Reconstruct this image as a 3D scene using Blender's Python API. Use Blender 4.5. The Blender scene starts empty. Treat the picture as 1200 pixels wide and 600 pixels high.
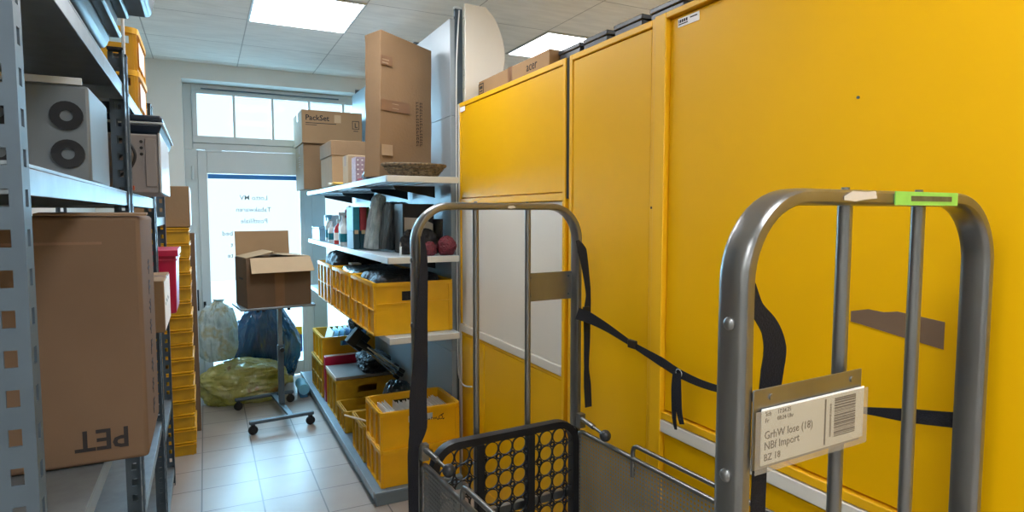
import bpy, bmesh, math, random
from mathutils import Vector, Matrix, noise
random.seed(7)
C = bpy.context.scene.collection
PI = math.pi

# ------------------------------------------------------------------ materials
def lin(c):
    return tuple(((v/255)/12.92 if v/255 <= .04045 else ((v/255+.055)/1.055)**2.4) for v in c) + (1,)

def mat(name, rgb, rough=.5, metal=0, var=.08, scale=6, bump=0, bscale=60, spec=.5, trans=0, stretch=None):
    m = bpy.data.materials.new(name); m.use_nodes = True
    nt = m.node_tree; N = nt.nodes; L = nt.links
    b = N['Principled BSDF']
    b.inputs['Roughness'].default_value = rough; b.inputs['Metallic'].default_value = metal
    b.inputs['Specular IOR Level'].default_value = spec
    tc = N.new('ShaderNodeTexCoord'); mp = N.new('ShaderNodeMapping')
    L.new(tc.outputs['Object'], mp.inputs['Vector'])
    if stretch: mp.inputs['Scale'].default_value = stretch
    nz = N.new('ShaderNodeTexNoise'); nz.inputs['Scale'].default_value = scale; nz.inputs['Detail'].default_value = 5
    L.new(mp.outputs['Vector'], nz.inputs['Vector'])
    cr = N.new('ShaderNodeValToRGB'); c = lin(rgb)
    cr.color_ramp.elements[0].position = .3; cr.color_ramp.elements[1].position = .7
    cr.color_ramp.elements[0].color = tuple(v*(1-var) for v in c[:3])+(1,)
    cr.color_ramp.elements[1].color = tuple(min(1, v*(1+var)) for v in c[:3])+(1,)
    L.new(nz.outputs['Fac'], cr.inputs['Fac']); L.new(cr.outputs['Color'], b.inputs['Base Color'])
    if bump:
        n2 = N.new('ShaderNodeTexNoise'); n2.inputs['Scale'].default_value = bscale
        bp = N.new('ShaderNodeBump'); bp.inputs['Strength'].default_value = bump; bp.inputs['Distance'].default_value = .01
        L.new(mp.outputs['Vector'], n2.inputs['Vector']); L.new(n2.outputs['Fac'], bp.inputs['Height'])
        L.new(bp.outputs['Normal'], b.inputs['Normal'])
    if trans:
        b.inputs['Transmission Weight'].default_value = trans
    return m

def emis(name, rgb, s):
    m = bpy.data.materials.new(name); m.use_nodes = True
    b = m.node_tree.nodes['Principled BSDF']
    b.inputs['Base Color'].default_value = lin(rgb); b.inputs['Emission Color'].default_value = lin(rgb)
    b.inputs['Emission Strength'].default_value = s
    return m

def brick(name, c1, c2, mortar, w, h, msize, ox, oy, rough, bump=.15, streak=None):
    m = bpy.data.materials.new(name); m.use_nodes = True
    nt = m.node_tree; N = nt.nodes; L = nt.links; b = N['Principled BSDF']
    tc = N.new('ShaderNodeTexCoord'); mp = N.new('ShaderNodeMapping')
    mp.inputs['Location'].default_value = (-ox, -oy, 0)
    L.new(tc.outputs['Object'], mp.inputs['Vector'])
    br = N.new('ShaderNodeTexBrick'); br.offset = 0; br.squash = 1
    br.inputs['Scale'].default_value = 1; br.inputs['Brick Width'].default_value = w; br.inputs['Row Height'].default_value = h
    br.inputs['Mortar Size'].default_value = msize; br.inputs['Mortar Smooth'].default_value = .1
    br.inputs['Color1'].default_value = lin(c1); br.inputs['Color2'].default_value = lin(c2); br.inputs['Mortar'].default_value = lin(mortar)
    L.new(mp.outputs['Vector'], br.inputs['Vector'])
    nz = N.new('ShaderNodeTexNoise'); nz.inputs['Scale'].default_value = 5; nz.inputs['Detail'].default_value = 8
    mp2 = N.new('ShaderNodeMapping'); L.new(tc.outputs['Object'], mp2.inputs['Vector'])
    if streak: mp2.inputs['Scale'].default_value = streak
    L.new(mp2.outputs['Vector'], nz.inputs['Vector'])
    mr = N.new('ShaderNodeMapRange'); mr.inputs[1].default_value = .3; mr.inputs[2].default_value = .7; mr.inputs[3].default_value = .92; mr.inputs[4].default_value = 1.05
    L.new(nz.outputs['Fac'], mr.inputs[0])
    mx = N.new('ShaderNodeMix'); mx.data_type = 'RGBA'; mx.blend_type = 'MULTIPLY'; mx.inputs[0].default_value = 1
    L.new(br.outputs['Color'], mx.inputs[6]); L.new(mr.outputs[0], mx.inputs[7])
    L.new(mx.outputs[2], b.inputs['Base Color']); b.inputs['Roughness'].default_value = rough
    bp = N.new('ShaderNodeBump'); bp.inputs['Strength'].default_value = bump; bp.inputs['Distance'].default_value = .004; bp.invert = True
    L.new(br.outputs['Fac'], bp.inputs['Height']); L.new(bp.outputs['Normal'], b.inputs['Normal'])
    return m

def glassy(name, tint, alpha, rough=.05, gloss=(255, 255, 255)):
    m = bpy.data.materials.new(name); m.use_nodes = True
    nt = m.node_tree; N = nt.nodes; L = nt.links; N.remove(N['Principled BSDF'])
    t = N.new('ShaderNodeBsdfTransparent'); t.inputs['Color'].default_value = lin(tint)
    g = N.new('ShaderNodeBsdfPrincipled'); g.inputs['Base Color'].default_value = lin(gloss); g.inputs['Roughness'].default_value = rough
    x = N.new('ShaderNodeMixShader'); x.inputs[0].default_value = alpha
    L.new(t.outputs[0], x.inputs[1]); L.new(g.outputs[0], x.inputs[2]); L.new(x.outputs[0], N['Material Output'].inputs[0])
    return m

def perforated(name, rgb, pitch, r):
    m = mat(name, rgb, .42, .75, .1, 8)
    nt = m.node_tree; N = nt.nodes; L = nt.links
    tc = N.new('ShaderNodeTexCoord'); vs = N.new('ShaderNodeVectorMath'); vs.operation = 'SCALE'; vs.inputs['Scale'].default_value = 1/pitch
    L.new(tc.outputs['Object'], vs.inputs[0])
    fr = N.new('ShaderNodeVectorMath'); fr.operation = 'FRACTION'; L.new(vs.outputs[0], fr.inputs[0])
    sb = N.new('ShaderNodeVectorMath'); sb.operation = 'SUBTRACT'; sb.inputs[1].default_value = (.5, .5, .5); L.new(fr.outputs[0], sb.inputs[0])
    ml = N.new('ShaderNodeVectorMath'); ml.operation = 'MULTIPLY'; ml.inputs[1].default_value = (0, 1, 1); L.new(sb.outputs[0], ml.inputs[0])
    ln = N.new('ShaderNodeVectorMath'); ln.operation = 'LENGTH'; L.new(ml.outputs[0], ln.inputs[0])
    gt = N.new('ShaderNodeMath'); gt.operation = 'GREATER_THAN'; gt.inputs[1].default_value = r; L.new(ln.outputs['Value'], gt.inputs[0])
    L.new(gt.outputs[0], N['Principled BSDF'].inputs['Alpha'])
    return m

def bagmat(name, ramp, alpha, rough=.25, scale=5, trans=.3, coat=1.0):
    m = bpy.data.materials.new(name); m.use_nodes = True
    nt = m.node_tree; N = nt.nodes; L = nt.links; b = N['Principled BSDF']
    tc = N.new('ShaderNodeTexCoord')
    nz = N.new('ShaderNodeTexNoise'); nz.inputs['Scale'].default_value = scale; nz.inputs['Detail'].default_value = 6; nz.inputs['Distortion'].default_value = .25
    L.new(tc.outputs['Object'], nz.inputs['Vector'])
    cr = N.new('ShaderNodeValToRGB'); e = cr.color_ramp.elements
    while len(e) < len(ramp): e.new(.5)
    for k, (p, c) in enumerate(ramp): e[k].position = p; e[k].color = lin(c)
    L.new(nz.outputs['Fac'], cr.inputs['Fac']); L.new(cr.outputs['Color'], b.inputs['Base Color'])
    b.inputs['Roughness'].default_value = rough; b.inputs['Coat Weight'].default_value = coat; b.inputs['Coat Roughness'].default_value = .09
    n2 = N.new('ShaderNodeTexNoise'); n2.inputs['Scale'].default_value = 5; n2.inputs['Detail'].default_value = 2; n2.inputs['Distortion'].default_value = 2.2
    mp = N.new('ShaderNodeMapping'); mp.inputs['Scale'].default_value = (1, 1, .35); L.new(tc.outputs['Object'], mp.inputs[0]); L.new(mp.outputs[0], n2.inputs['Vector'])
    vo = N.new('ShaderNodeTexVoronoi'); vo.feature = 'DISTANCE_TO_EDGE'; vo.inputs['Scale'].default_value = 7
    va = N.new('ShaderNodeVectorMath'); va.operation = 'MULTIPLY_ADD'; va.inputs[1].default_value = (.25, .25, .25); L.new(n2.outputs['Color'], va.inputs[0]); L.new(mp.outputs[0], va.inputs[2]); L.new(va.outputs[0], vo.inputs['Vector'])
    ad = N.new('ShaderNodeMath'); ad.operation = 'ADD'; L.new(n2.outputs['Fac'], ad.inputs[0]); L.new(vo.outputs['Distance'], ad.inputs[1])
    bp = N.new('ShaderNodeBump'); bp.inputs['Strength'].default_value = .4; bp.inputs['Distance'].default_value = .05
    L.new(ad.outputs[0], bp.inputs['Height']); L.new(bp.outputs['Normal'], b.inputs['Coat Normal']); L.new(bp.outputs['Normal'], b.inputs['Normal'])
    if alpha < 1:
        b.inputs['Transmission Weight'].default_value = 0
        tr = N.new('ShaderNodeBsdfTranslucent'); L.new(cr.outputs['Color'], tr.inputs['Color'])
        x = N.new('ShaderNodeMixShader'); x.inputs[0].default_value = 1-alpha
        L.new(b.outputs[0], x.inputs[1]); L.new(tr.outputs[0], x.inputs[2]); L.new(x.outputs[0], N['Material Output'].inputs[0])
    return m

M_ = {
 'wall': mat('wall_paint', (232, 233, 228), .9, 0, .02, 3, .05, 200),
 'frame_white': mat('white_window_frame', (205, 210, 209), .4, 0, .02),
 'floor': brick('floor_tile', (166, 157, 148), (160, 151, 142), (100, 97, 94), .30, .30, .004, -.063, 3.83, .33),
 'ceiling': brick('ceiling_panel', (248, 248, 242), (247, 247, 241), (196, 196, 192), .64, .68, .004, .295, .47, .9, .3, (1.0, 4, 1)),
 'cab': mat('yellow_lacquer', (234, 178, 0), .4, 0, .02, 3, 0, 60, .3),
 'cab2': mat('yellow_lacquer_edge', (240, 184, 22), .4, 0, .03, 3, 0, 60, .4),
 'white_lam': mat('white_laminate', (226, 222, 210), .35, 0, .02, 2),
 'dark_gap': mat('dark_gap', (28, 30, 32), .8),
 'crate': mat('yellow_plastic', (229, 172, 6), .42, 0, .07, 9, .04, 40),
 'crate_old': mat('worn_yellow_plastic', (192, 148, 20), .5, 0, .16, 12, .05, 40),
 'crate_far': mat('orange_yellow_plastic', (226, 170, 14), .45, 0, .08, 9),
 'card': mat('cardboard', (158, 130, 98), .85, 0, .06, 5, .05, 120, .2),
 'card2': mat('cardboard_brown', (140, 114, 86), .85, 0, .08, 4, .08, 60, .2),
 'card3': mat('cardboard_dark', (116, 94, 74), .85, 0, .07, 5, .05, 100, .2),
 'card_pale': mat('cardboard_pale', (188, 164, 132), .85, 0, .05, 5, .05, 100, .2),
 'tape': mat('brown_tape', (128, 96, 70), .3, 0, .06, 10),
 'shine_tape': mat('clear_tape_and_glint', (170, 148, 124), .15, 0, .1, 20),
 'ink': mat('black_ink', (38, 34, 34), .7, 0, .02),
 'ink_grey': mat('grey_ink', (150, 168, 172), .7, 0, .02),
 'steel': mat('galvanised_steel', (140, 150, 156), .42, .65, .1, 20),
 'steel_dark': mat('grey_steel_upright', (86, 100, 110), .5, .45, .08, 15),
 'chrome': mat('zinc_plated_tube', (138, 139, 138), .28, .85, .12, 14, .06, 30, .5, 0, (1, 1, .3)),
 'rod': mat('bright_steel_rod', (190, 192, 194), .25, .95, .05, 20),
 'shelf': mat('pale_grey_shelf', (188, 200, 206), .38, .1, .04, 5),
 'panel': mat('grey_back_panel', (150, 162, 168), .45, .15, .04, 3),
 'base': mat('grey_base_plinth', (116, 132, 142), .45, .3, .06, 8),
 'lip': mat('cream_shelf_edge', (206, 204, 192), .4, 0, .03, 6),
 'perf': perforated('perforated_sheet', (176, 182, 184), .0135, .36),
 'black': mat('black_plastic', (12, 14, 18), .45, 0, .15, 10),
 'blackgrid': mat('black_grid_plastic', (8, 9, 14), .5, 0, .1, 10),
 'strap': mat('navy_webbing', (8, 11, 22), .8, 0, .15, 80, .3, 300),
 'rubber': mat('black_rubber', (22, 22, 24), .7),
 'ball': mat('grey_ball_knob', (44, 48, 52), .35),
 'paper': mat('white_paper', (250, 250, 248), .7, 0, .015, 8),
 'old_paper': mat('stained_paper', (214, 206, 190), .7, 0, .05, 20),
 'clear': glassy('clear_pocket', (240, 240, 235), .22, .15, (225, 215, 200)),
 'glass': glassy('window_glass', (236, 248, 252), .06, .02),
 'clearbox': glassy('clear_plastic', (200, 225, 235), .4, .15, (190, 215, 225)),
 'blue_strip': mat('blue_film', (10, 120, 190), .4),
 'blue_dark': mat('dark_blue_film', (20, 60, 150), .4),
 'yellow_film': mat('yellow_film', (250, 196, 20), .4),
 'green_label': mat('green_label', (150, 220, 96), .55, 0, .08, 30),
 'smudge': mat('worn_print', (92, 92, 60), .7, 0, .3, 60),
 'magenta': mat('magenta_plastic', (182, 16, 62), .35, 0, .05),
 'navy_bag': bagmat('dark_blue_bag_film', [(.3, (6, 44, 78)), (.55, (8, 66, 108)), (.75, (14, 104, 150))], .8, .25, 3),
 'white_bag': bagmat('clear_bag_film', [(.25, (132, 140, 132)), (.4, (184, 194, 190)), (.52, (208, 216, 214)), (.62, (196, 186, 150)), (.7, (200, 210, 206)), (.8, (150, 166, 166))], .6, .3, 8),
 'yellow_bag': bagmat('yellow_bag_film', [(.22, (140, 138, 84)), (.38, (184, 174, 96)), (.5, (206, 198, 118)), (.6, (212, 206, 150)), (.68, (184, 130, 96)), (.74, (130, 146, 120)), (.85, (176, 168, 92))], .6, .3, 6),
 'wrap': bagmat('clear_wrap', [(.3, (140, 158, 160)), (.6, (196, 208, 208)), (.8, (225, 232, 230))], .75, .25, 10),
 'dark_wrap': bagmat('dark_wrap', [(.3, (9, 18, 22)), (.6, (17, 32, 36)), (.8, (36, 58, 62))], 1, .35, 8, .3, .35),
 'black_wrap': bagmat('black_fabric', [(.3, (9, 11, 16)), (.7, (18, 22, 30))], 1, .6, 10, .3, .05),
 'red_net': mat('red_netting', (96, 22, 34), .6, 0, .5, 90, .6, 120),
 'pcgrey': mat('beige_grey_casing', (148, 142, 140), .5, 0, .03),
 'pcside': mat('white_casing', (206, 212, 218), .35, 0, .02),
 'devgrey': mat('grey_device_casing', (112, 120, 124), .5, .2, .05),
 'copper': mat('orange_plug', (200, 84, 40), .5),
 'tray_dark': mat('dark_grey_tray', (40, 46, 54), .35, .0, .1),
 'navy': mat('navy_lid', (14, 34, 54), .4),
 'teal': mat('teal_print', (10, 116, 134), .5, 0, .15, 30),
 'redp': mat('red_print', (150, 48, 54), .5, 0, .1, 30),
 'greenp': mat('green_print', (66, 104, 50), .5, 0, .1, 30),
 'dteal': mat('dark_teal_print', (10, 60, 72), .5, 0, .1, 30),
 'blue_folder': mat('light_blue_folder', (120, 190, 222), .4, 0, .05),
 'bluef2': mat('blue_folder', (40, 110, 160), .4, 0, .05),
 'bottle_w': mat('white_bottle', (214, 224, 226), .35, 0, .03),
 'bottle_r': mat('red_bottle', (190, 50, 50), .35, 0, .03),
 'greyp': mat('grey_panel', (128, 122, 118), .5, .1, .04),
 'basket': mat('dark_wicker', (104, 88, 64), .7, 0, .75, 70),
 'purple': mat('dotted_paper', (176, 160, 172), .7, 0, .2, 60),
 'yel_env': mat('yellow_padded_envelope', (220, 176, 70), .6, 0, .05),
 'blue_pl': mat('blue_plastic', (40, 120, 160), .4),
 'pave': mat('pale_paving', (200, 205, 210), .9, 0, .05, 2),
 'lamp': emis('led_diffuser', (246, 249, 255), 9.0),
}

# ------------------------------------------------------------------ mesh builder
class MB:
    def __init__(s): s.v = []; s.f = []; s.m = []; s.mats = []; s.cur = 0
    def use(s, m):
        if m not in s.mats: s.mats.append(m)
        s.cur = s.mats.index(m); return s
    def add(s, vs, fs, T=None):
        o = len(s.v)
        s.v += [tuple(T @ Vector(p)) if T else tuple(p) for p in vs]
        s.f += [tuple(o+i for i in f) for f in fs]; s.m += [s.cur]*len(fs); return s
    def bx(s, x0, x1, y0, y1, z0, z1, T=None, top=None):
        t = top or (0, 0)
        vs = [(x0, y0, z0), (x1, y0, z0), (x1, y1, z0), (x0, y1, z0), (x0-t[0], y0-t[1], z1), (x1+t[0], y0-t[1], z1), (x1+t[0], y1+t[1], z1), (x0-t[0], y1+t[1], z1)]
        return s.add(vs, [(3, 2, 1, 0), (4, 5, 6, 7), (0, 1, 5, 4), (1, 2, 6, 5), (2, 3, 7, 6), (3, 0, 4, 7)], T)
    def cyl(s, p0, p1, r0, r1=None, n=16):
        r1 = r0 if r1 is None else r1
        p0 = Vector(p0); p1 = Vector(p1); d = (p1-p0).normalized()
        a = d.orthogonal().normalized(); b = d.cross(a)
        vs = []
        for p, r in ((p0, r0), (p1, r1)):
            vs += [p + (a*math.cos(2*PI*k/n) + b*math.sin(2*PI*k/n))*r for k in range(n)]
        fs = [(k, (k+1) % n, n+(k+1) % n, n+k) for k in range(n)] + [tuple(range(n-1, -1, -1)), tuple(range(n, 2*n))]
        return s.add(vs, fs)
    def sweep(s, pts, prof, up, closed=False):
        """sweep a 2D profile (a along side, b along up-ish) on a path; up = reference vector kept across the path"""
        pts = [Vector(p) for p in pts]; up = Vector(up); n = len(prof); vs = []
        for i, p in enumerate(pts):
            if closed: t = pts[(i+1) % len(pts)]-pts[i-1]
            else: t = pts[min(i+1, len(pts)-1)]-pts[max(i-1, 0)]
            t.normalize(); side = up.cross(t)
            if side.length < 1e-4: side = t.orthogonal()
            side.normalize(); u2 = t.cross(side)
            vs += [p+side*a+u2*b for a, b in prof]
        fs = []; R = len(pts)
        for i in range(R if closed else R-1):
            for k in range(n):
                j = (i+1) % R
                fs.append((i*n+k, i*n+(k+1) % n, j*n+(k+1) % n, j*n+k))
        if not closed: fs += [tuple(range(n-1, -1, -1)), tuple((R-1)*n+k for k in range(n))]
        return s.add(vs, fs)
    def tube(s, pts, r, n=10, closed=False):
        pts = [Vector(p) for p in pts]; a = None; vs = []
        for i, p in enumerate(pts):
            if closed: t = pts[(i+1) % len(pts)]-pts[i-1]
            else: t = pts[min(i+1, len(pts)-1)]-pts[max(i-1, 0)]
            t.normalize()
            if a is None: a = t.orthogonal()
            a = (a-t*a.dot(t)); a.normalize(); b = t.cross(a)
            vs += [p+(a*math.cos(2*PI*k/n)+b*math.sin(2*PI*k/n))*r for k in range(n)]
        fs = []; R = len(pts)
        for i in range(R if closed else R-1):
            j = (i+1) % R
            for k in range(n): fs.append((i*n+k, i*n+(k+1) % n, j*n+(k+1) % n, j*n+k))
        if not closed: fs += [tuple(range(n-1, -1, -1)), tuple((R-1)*n+k for k in range(n))]
        return s.add(vs, fs)
    def lathe(s, prof, n=24, T=None):
        vs = []; R = len(prof)
        for r, z in prof: vs += [(r*math.cos(2*PI*k/n), r*math.sin(2*PI*k/n), z) for k in range(n)]
        fs = [(i*n+k, i*n+(k+1) % n, (i+1)*n+(k+1) % n, (i+1)*n+k) for i in range(R-1) for k in range(n)]
        fs += [tuple(range(n-1, -1, -1)), tuple((R-1)*n+k for k in range(n))]
        return s.add(vs, fs, T)
    def prism(s, poly, O, ux, uy, d):
        """polygon in plane (O,ux,uy) extruded by vector d"""
        O = Vector(O); ux = Vector(ux); uy = Vector(uy); d = Vector(d); n = len(poly)
        vs = [O+ux*a+uy*b for a, b in poly]; vs += [v+d for v in vs]
        fs = [tuple(range(n-1, -1, -1)), tuple(range(n, 2*n))] + [(k, (k+1) % n, n+(k+1) % n, n+k) for k in range(n)]
        return s.add(vs, fs)
    def ring(s, c, ux, uy, ri, ro, d, n=20):
        c = Vector(c); ux = Vector(ux); uy = Vector(uy); d = Vector(d); vs = []
        for r, off in ((ri, 0), (ro, 0), (ro, 1), (ri, 1)):
            vs += [c+ux*r*math.cos(2*PI*k/n)+uy*r*math.sin(2*PI*k/n)+d*off for k in range(n)]
        fs = []
        for a in range(4):
            b = (a+1) % 4
            for k in range(n): fs.append((a*n+k, a*n+(k+1) % n, b*n+(k+1) % n, b*n+k))
        return s.add(vs, fs)
    def build(s, name, m=None, parent=None, bevel=0, smooth=True, loc=None, rot=None):
        me = bpy.data.meshes.new(name); me.from_pydata([tuple(v) for v in s.v], [], s.f)
        ms = s.mats or [m]
        if s.mats and m is not None and m not in s.mats: pass
        for x in ms: me.materials.append(x)
        if s.mats:
            for p, i in zip(me.polygons, s.m): p.material_index = i
        bm = bmesh.new(); bm.from_mesh(me); bmesh.ops.recalc_face_normals(bm, faces=bm.faces); bm.to_mesh(me); bm.free()
        if smooth:
            me.polygons.foreach_set('use_smooth', [True]*len(me.polygons)); me.set_sharp_from_angle(angle=math.radians(38))
        o = bpy.data.objects.new(name, me); C.objects.link(o)
        if parent: o.parent = parent
        if loc: o.location = loc
        if rot: o.rotation_euler = rot
        if bevel:
            b = o.modifiers.new('bevel', 'BEVEL'); b.width = bevel; b.segments = 2; b.limit_method = 'ANGLE'; b.angle_limit = math.radians(50)
        return o

def tag(o, label, cat, group=None):
    o['label'] = label; o['category'] = cat
    if group: o['group'] = group
    return o
def thing(name, label, cat, loc=(0, 0, 0), rz=0, group=None):
    o = bpy.data.objects.new(name, None); C.objects.link(o); o.location = loc; o.rotation_euler = (0, 0, rz)
    o.empty_display_size = .05
    return tag(o, label, cat, group)
def struct(name, loc=(0, 0, 0)):
    o = bpy.data.objects.new(name, None); C.objects.link(o); o.location = loc; o['kind'] = 'structure'; return o
def S(o): o['kind'] = 'structure'; return o
def copy_tree(o, parent=None):
    c = o.copy(); C.objects.link(c)
    if parent: c.parent = parent
    for ch in o.children: copy_tree(ch, c)
    return c
def text(s, size, m, parent, loc, rot, align='LEFT', name='lettering', sx=1, bold=0):
    cu = bpy.data.curves.new(name, 'FONT'); cu.body = s; cu.size = size; cu.align_x = align; cu.extrude = .0003; cu.resolution_u = 2
    cu.offset = bold
    t = bpy.data.objects.new(name, cu); C.objects.link(t)
    dg = bpy.context.evaluated_depsgraph_get(); me = bpy.data.meshes.new_from_object(t.evaluated_get(dg))
    C.objects.unlink(t); bpy.data.objects.remove(t); bpy.data.curves.remove(cu)
    me.name = name; me.materials.clear(); me.materials.append(m)
    o = bpy.data.objects.new(name, me); C.objects.link(o); o.parent = parent; o.location = loc; o.rotation_euler = rot; o.scale = (sx, 1, 1)
    return o
RX = (PI/2, 0, 0)            # writing on a face that looks along -Y
RXL = (PI/2, 0, -PI/2)       # writing on a face that looks along -X

def arc(c, r, a0, a1, n, f): return [f(c[0]+r*math.cos(a0+(a1-a0)*k/n), c[1]+r*math.sin(a0+(a1-a0)*k/n)) for k in range(n+1)]

def blob(name, sx, sy, sz, m, parent=None, seed=0, wr=.03, e=2.6, loc=(0, 0, 0), rz=0, taper=0, n=110, R=70, folds=0, stretch=(1, 1, 1), crease=0):
    """closed lumpy bag surface; flat where it rests"""
    b = MB(); vs = []
    rn = Vector((seed*3.1, seed*1.7, seed*.9))
    for i in range(R+1):
        th = PI*i/R
        for k in range(n):
            ph = 2*PI*k/n
            d = Vector((math.sin(th)*math.cos(ph), math.sin(th)*math.sin(ph), math.cos(th)))
            q = (abs(d.x)**e+abs(d.y)**e+abs(d.z)**e)**(-1/e)
            p = d*q
            w = noise.noise(p*1.6+rn)*.9
            rg = sum((1-2*abs(noise.noise(Vector((p.x*stretch[0], p.y*stretch[1], p.z*stretch[2]))*(3.2*2**o)+rn*(o+1))))/(1.7**o) for o in range(3))
            r = 1+wr*(w*1.8+rg*.8)-crease*max(0, 1-abs(noise.noise(Vector((p.x*stretch[0]*1.7, p.y*stretch[1]*1.7, p.z*stretch[2]*1.7))+rn))*9)
            if folds: r += .02*folds*math.sin(ph*14+4*w+3*p.z)*max(0, p.z)**1.5
            p = p*r
            s_ = 1-taper*max(0, p.z)
            vs.append((p.x*sx*s_, p.y*sy*s_, max(p.z, -.86)*sz/1.86*1+sz*.86/1.86))
    fs = [(i*n+k, i*n+(k+1) % n, (i+1)*n+(k+1) % n, (i+1)*n+k) for i in range(R) for k in range(n)]
    b.add(vs, fs); b.f = [f for f in b.f]
    o = b.build(name, m, parent)
    bm = bmesh.new(); bm.from_mesh(o.data); bmesh.ops.remove_doubles(bm, verts=bm.verts, dist=1e-5); bmesh.ops.recalc_face_normals(bm, faces=bm.faces); bm.to_mesh(o.data); bm.free()
    o.data.polygons.foreach_set('use_smooth', [True]*len(o.data.polygons))
    o.location = loc; o.rotation_euler = (0, 0, rz)
    return o

# ------------------------------------------------------------------ setting
XL, XR, YF, YB, ZC, XO, YW = -.8, 3.5, -5.0, 6.02, 2.86, -4.4, .72
S(MB().bx(XO-.1, XR+.1, YF-.1, 6.4, -.1, 0).build('floor', M_['floor'], smooth=False))
S(MB().bx(XO-.1, XR+.1, YF-.1, YB+.4, ZC, ZC+.1).build('ceiling', M_['ceiling'], smooth=False))
S(MB().bx(XL-.1, XL, YW, YB+.4, 0, ZC).bx(XO, XL-.1, YW, YW+.1, 0, ZC).bx(XO-.1, XO, YF-.1, YW+.1, 0, ZC).build('wall_left', M_['wall'], smooth=False))  # wall returns behind the camera widen the unseen room for added fill light
S(MB().bx(XR, XR+.1, YF-.1, YB+.4, 0, ZC).build('wall_right', M_['wall'], smooth=False))
S(MB().bx(XO, XR, YF-.1, YF, 0, ZC).build('wall_front', M_['wall'], smooth=False))
NX0, NX1, NZ, DY = -.145, 1.45, 2.72, 6.25
w = MB()
w.bx(XL, NX0, YB, YB+.4, 0, ZC); w.bx(NX1, XR, YB, YB+.4, 0, ZC); w.bx(NX0, NX1, YB, YB+.4, NZ, ZC)
S(w.build('wall_back', M_['wall'], smooth=False))
# pavement outside the door
S(MB().bx(-6, 8, 6.4, 16, -.12, -.02).build('pavement', M_['pave'], smooth=False))
# baseboards
S(MB().bx(XL, NX0, YB-.012, YB, 0, .08).build('baseboard_back', M_['frame_white'], bevel=.003))
S(MB().bx(XR-.012, XR, YF, YB, 0, .08).build('baseboard_right', M_['frame_white'], bevel=.003))

# transom window over the door
win = struct('window_1')
f = MB()
zt0, zt1 = 2.14, NZ
for a, b_ in ((NX0, NX0+.07), (NX1-.07, NX1)): f.bx(a, b_, DY-.03, DY+.05, zt0, zt1)
f.bx(NX0+.07, NX1-.07, DY-.03, DY+.05, zt1-.06, zt1); f.bx(NX0+.07, NX1-.07, DY-.03, DY+.05, zt0, zt0+.06)
f.build('window_frame', M_['frame_white'], win, .004)
f = MB()
f.bx(NX0+.07, NX1-.07, DY-.05, DY+.02, zt0+.06, 2.262); f.bx(NX0+.07, NX1-.07, DY-.05, DY+.02, 2.632, zt1-.06)
f.bx(NX0+.07, -.035, DY-.05, DY+.02, 2.262, 2.632); f.bx(1.33, NX1-.07, DY-.05, DY+.02, 2.262, 2.632)
for x in (.265, .595, .925, 1.245): f.bx(x-.011, x+.011, DY-.045, DY+.015, 2.262, 2.632)
f.build('sash', M_['frame_white'], win, .003)
MB().bx(-.035, 1.33, DY-.012, DY-.004, 2.262, 2.632).build('glass', M_['glass'], win, smooth=False)
MB().cyl((.0, DY-.062, 2.675), (1.2, DY-.062, 2.675), .006).build('opener_rod', M_['steel_dark'], win)
f = MB(); f.bx(.02, .16, DY-.06, DY-.05, 2.12, 2.145); f.bx(.06, .12, DY-.066, DY-.06, 2.128, 2.138)
f.build('latch', M_['frame_white'], win, .002)

# glass door
door = struct('door_1')
f = MB(); DX0, DX1 = .03, .82
f.bx(NX0, DX0-.075, DY-.03, DY+.05, 0, 2.14); f.bx(DX1+.045, DX1+.11, DY-.03, DY+.05, 0, 2.14)
f.build('door_frame', M_['frame_white'], door, .004)
f = MB()
f.bx(DX0-.075, DX0, DY-.045, DY+.025, .01, 2.135); f.bx(DX1, DX1+.045, DY-.045, DY+.025, .01, 2.135)
f.bx(DX0, DX1, DY-.045, DY+.025, 1.93, 2.135); f.bx(DX0, DX1, DY-.045, DY+.025, .01, .14)
f.build('door_leaf', M_['frame_white'], door, .005)
MB().bx(DX0, DX1, DY-.012, DY-.002, .14, 1.93).build('glass', M_['glass'], door, smooth=False)
MB().bx(DX0+.004, DX1-.004, DY-.0155, DY-.0125, 1.885, 1.925).build('blue_strip', M_['blue_strip'], door, smooth=False)
f = MB().use(M_['yellow_film']).bx(.62, DX1-.004, DY-.0155, DY-.0125, .39, .47).use(M_['blue_dark']).bx(.62, DX1-.004, DY-.0155, DY-.0125, .22, .39)
f.build('door_sticker', None, door, smooth=False)
f = MB().use(M_['black']).bx(-.034, -.014, DY-.06, DY-.045, .69, .77)
f.cyl((-.024, DY-.06, .73), (-.024, DY-.1, .73), .009); f.cyl((-.024, DY-.1, .73), (.03, DY-.1, .73), .009)
f.build('door_handle', None, door)
MB().bx(-.086, -.07, DY-.06, DY-.03, .69, .88).build('hinge', M_['black'], door, .003)
MB().cyl((-.085, DY-.055, 1.87), (-.085, DY-.055, 1.99), .011).build('hinge', M_['frame_white'], door)
for s_, cx, z, sz in (('Lotto MV', .415, 1.695, .062), ('Tabakwaren', .41, 1.585, .062), ('Postfiliale', .413, 1.478, .062), ('bed', .182, 1.365, .062), ('t', .215, 1.26, .062), ('te', .2, 1.16, .062)):
    t = text(s_, sz, M_['ink_grey'], door, (cx, DY-.0135, z), RX, 'CENTER', 'door_lettering', 1, .0003); t.scale = (-1, 1, 1)

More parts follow.
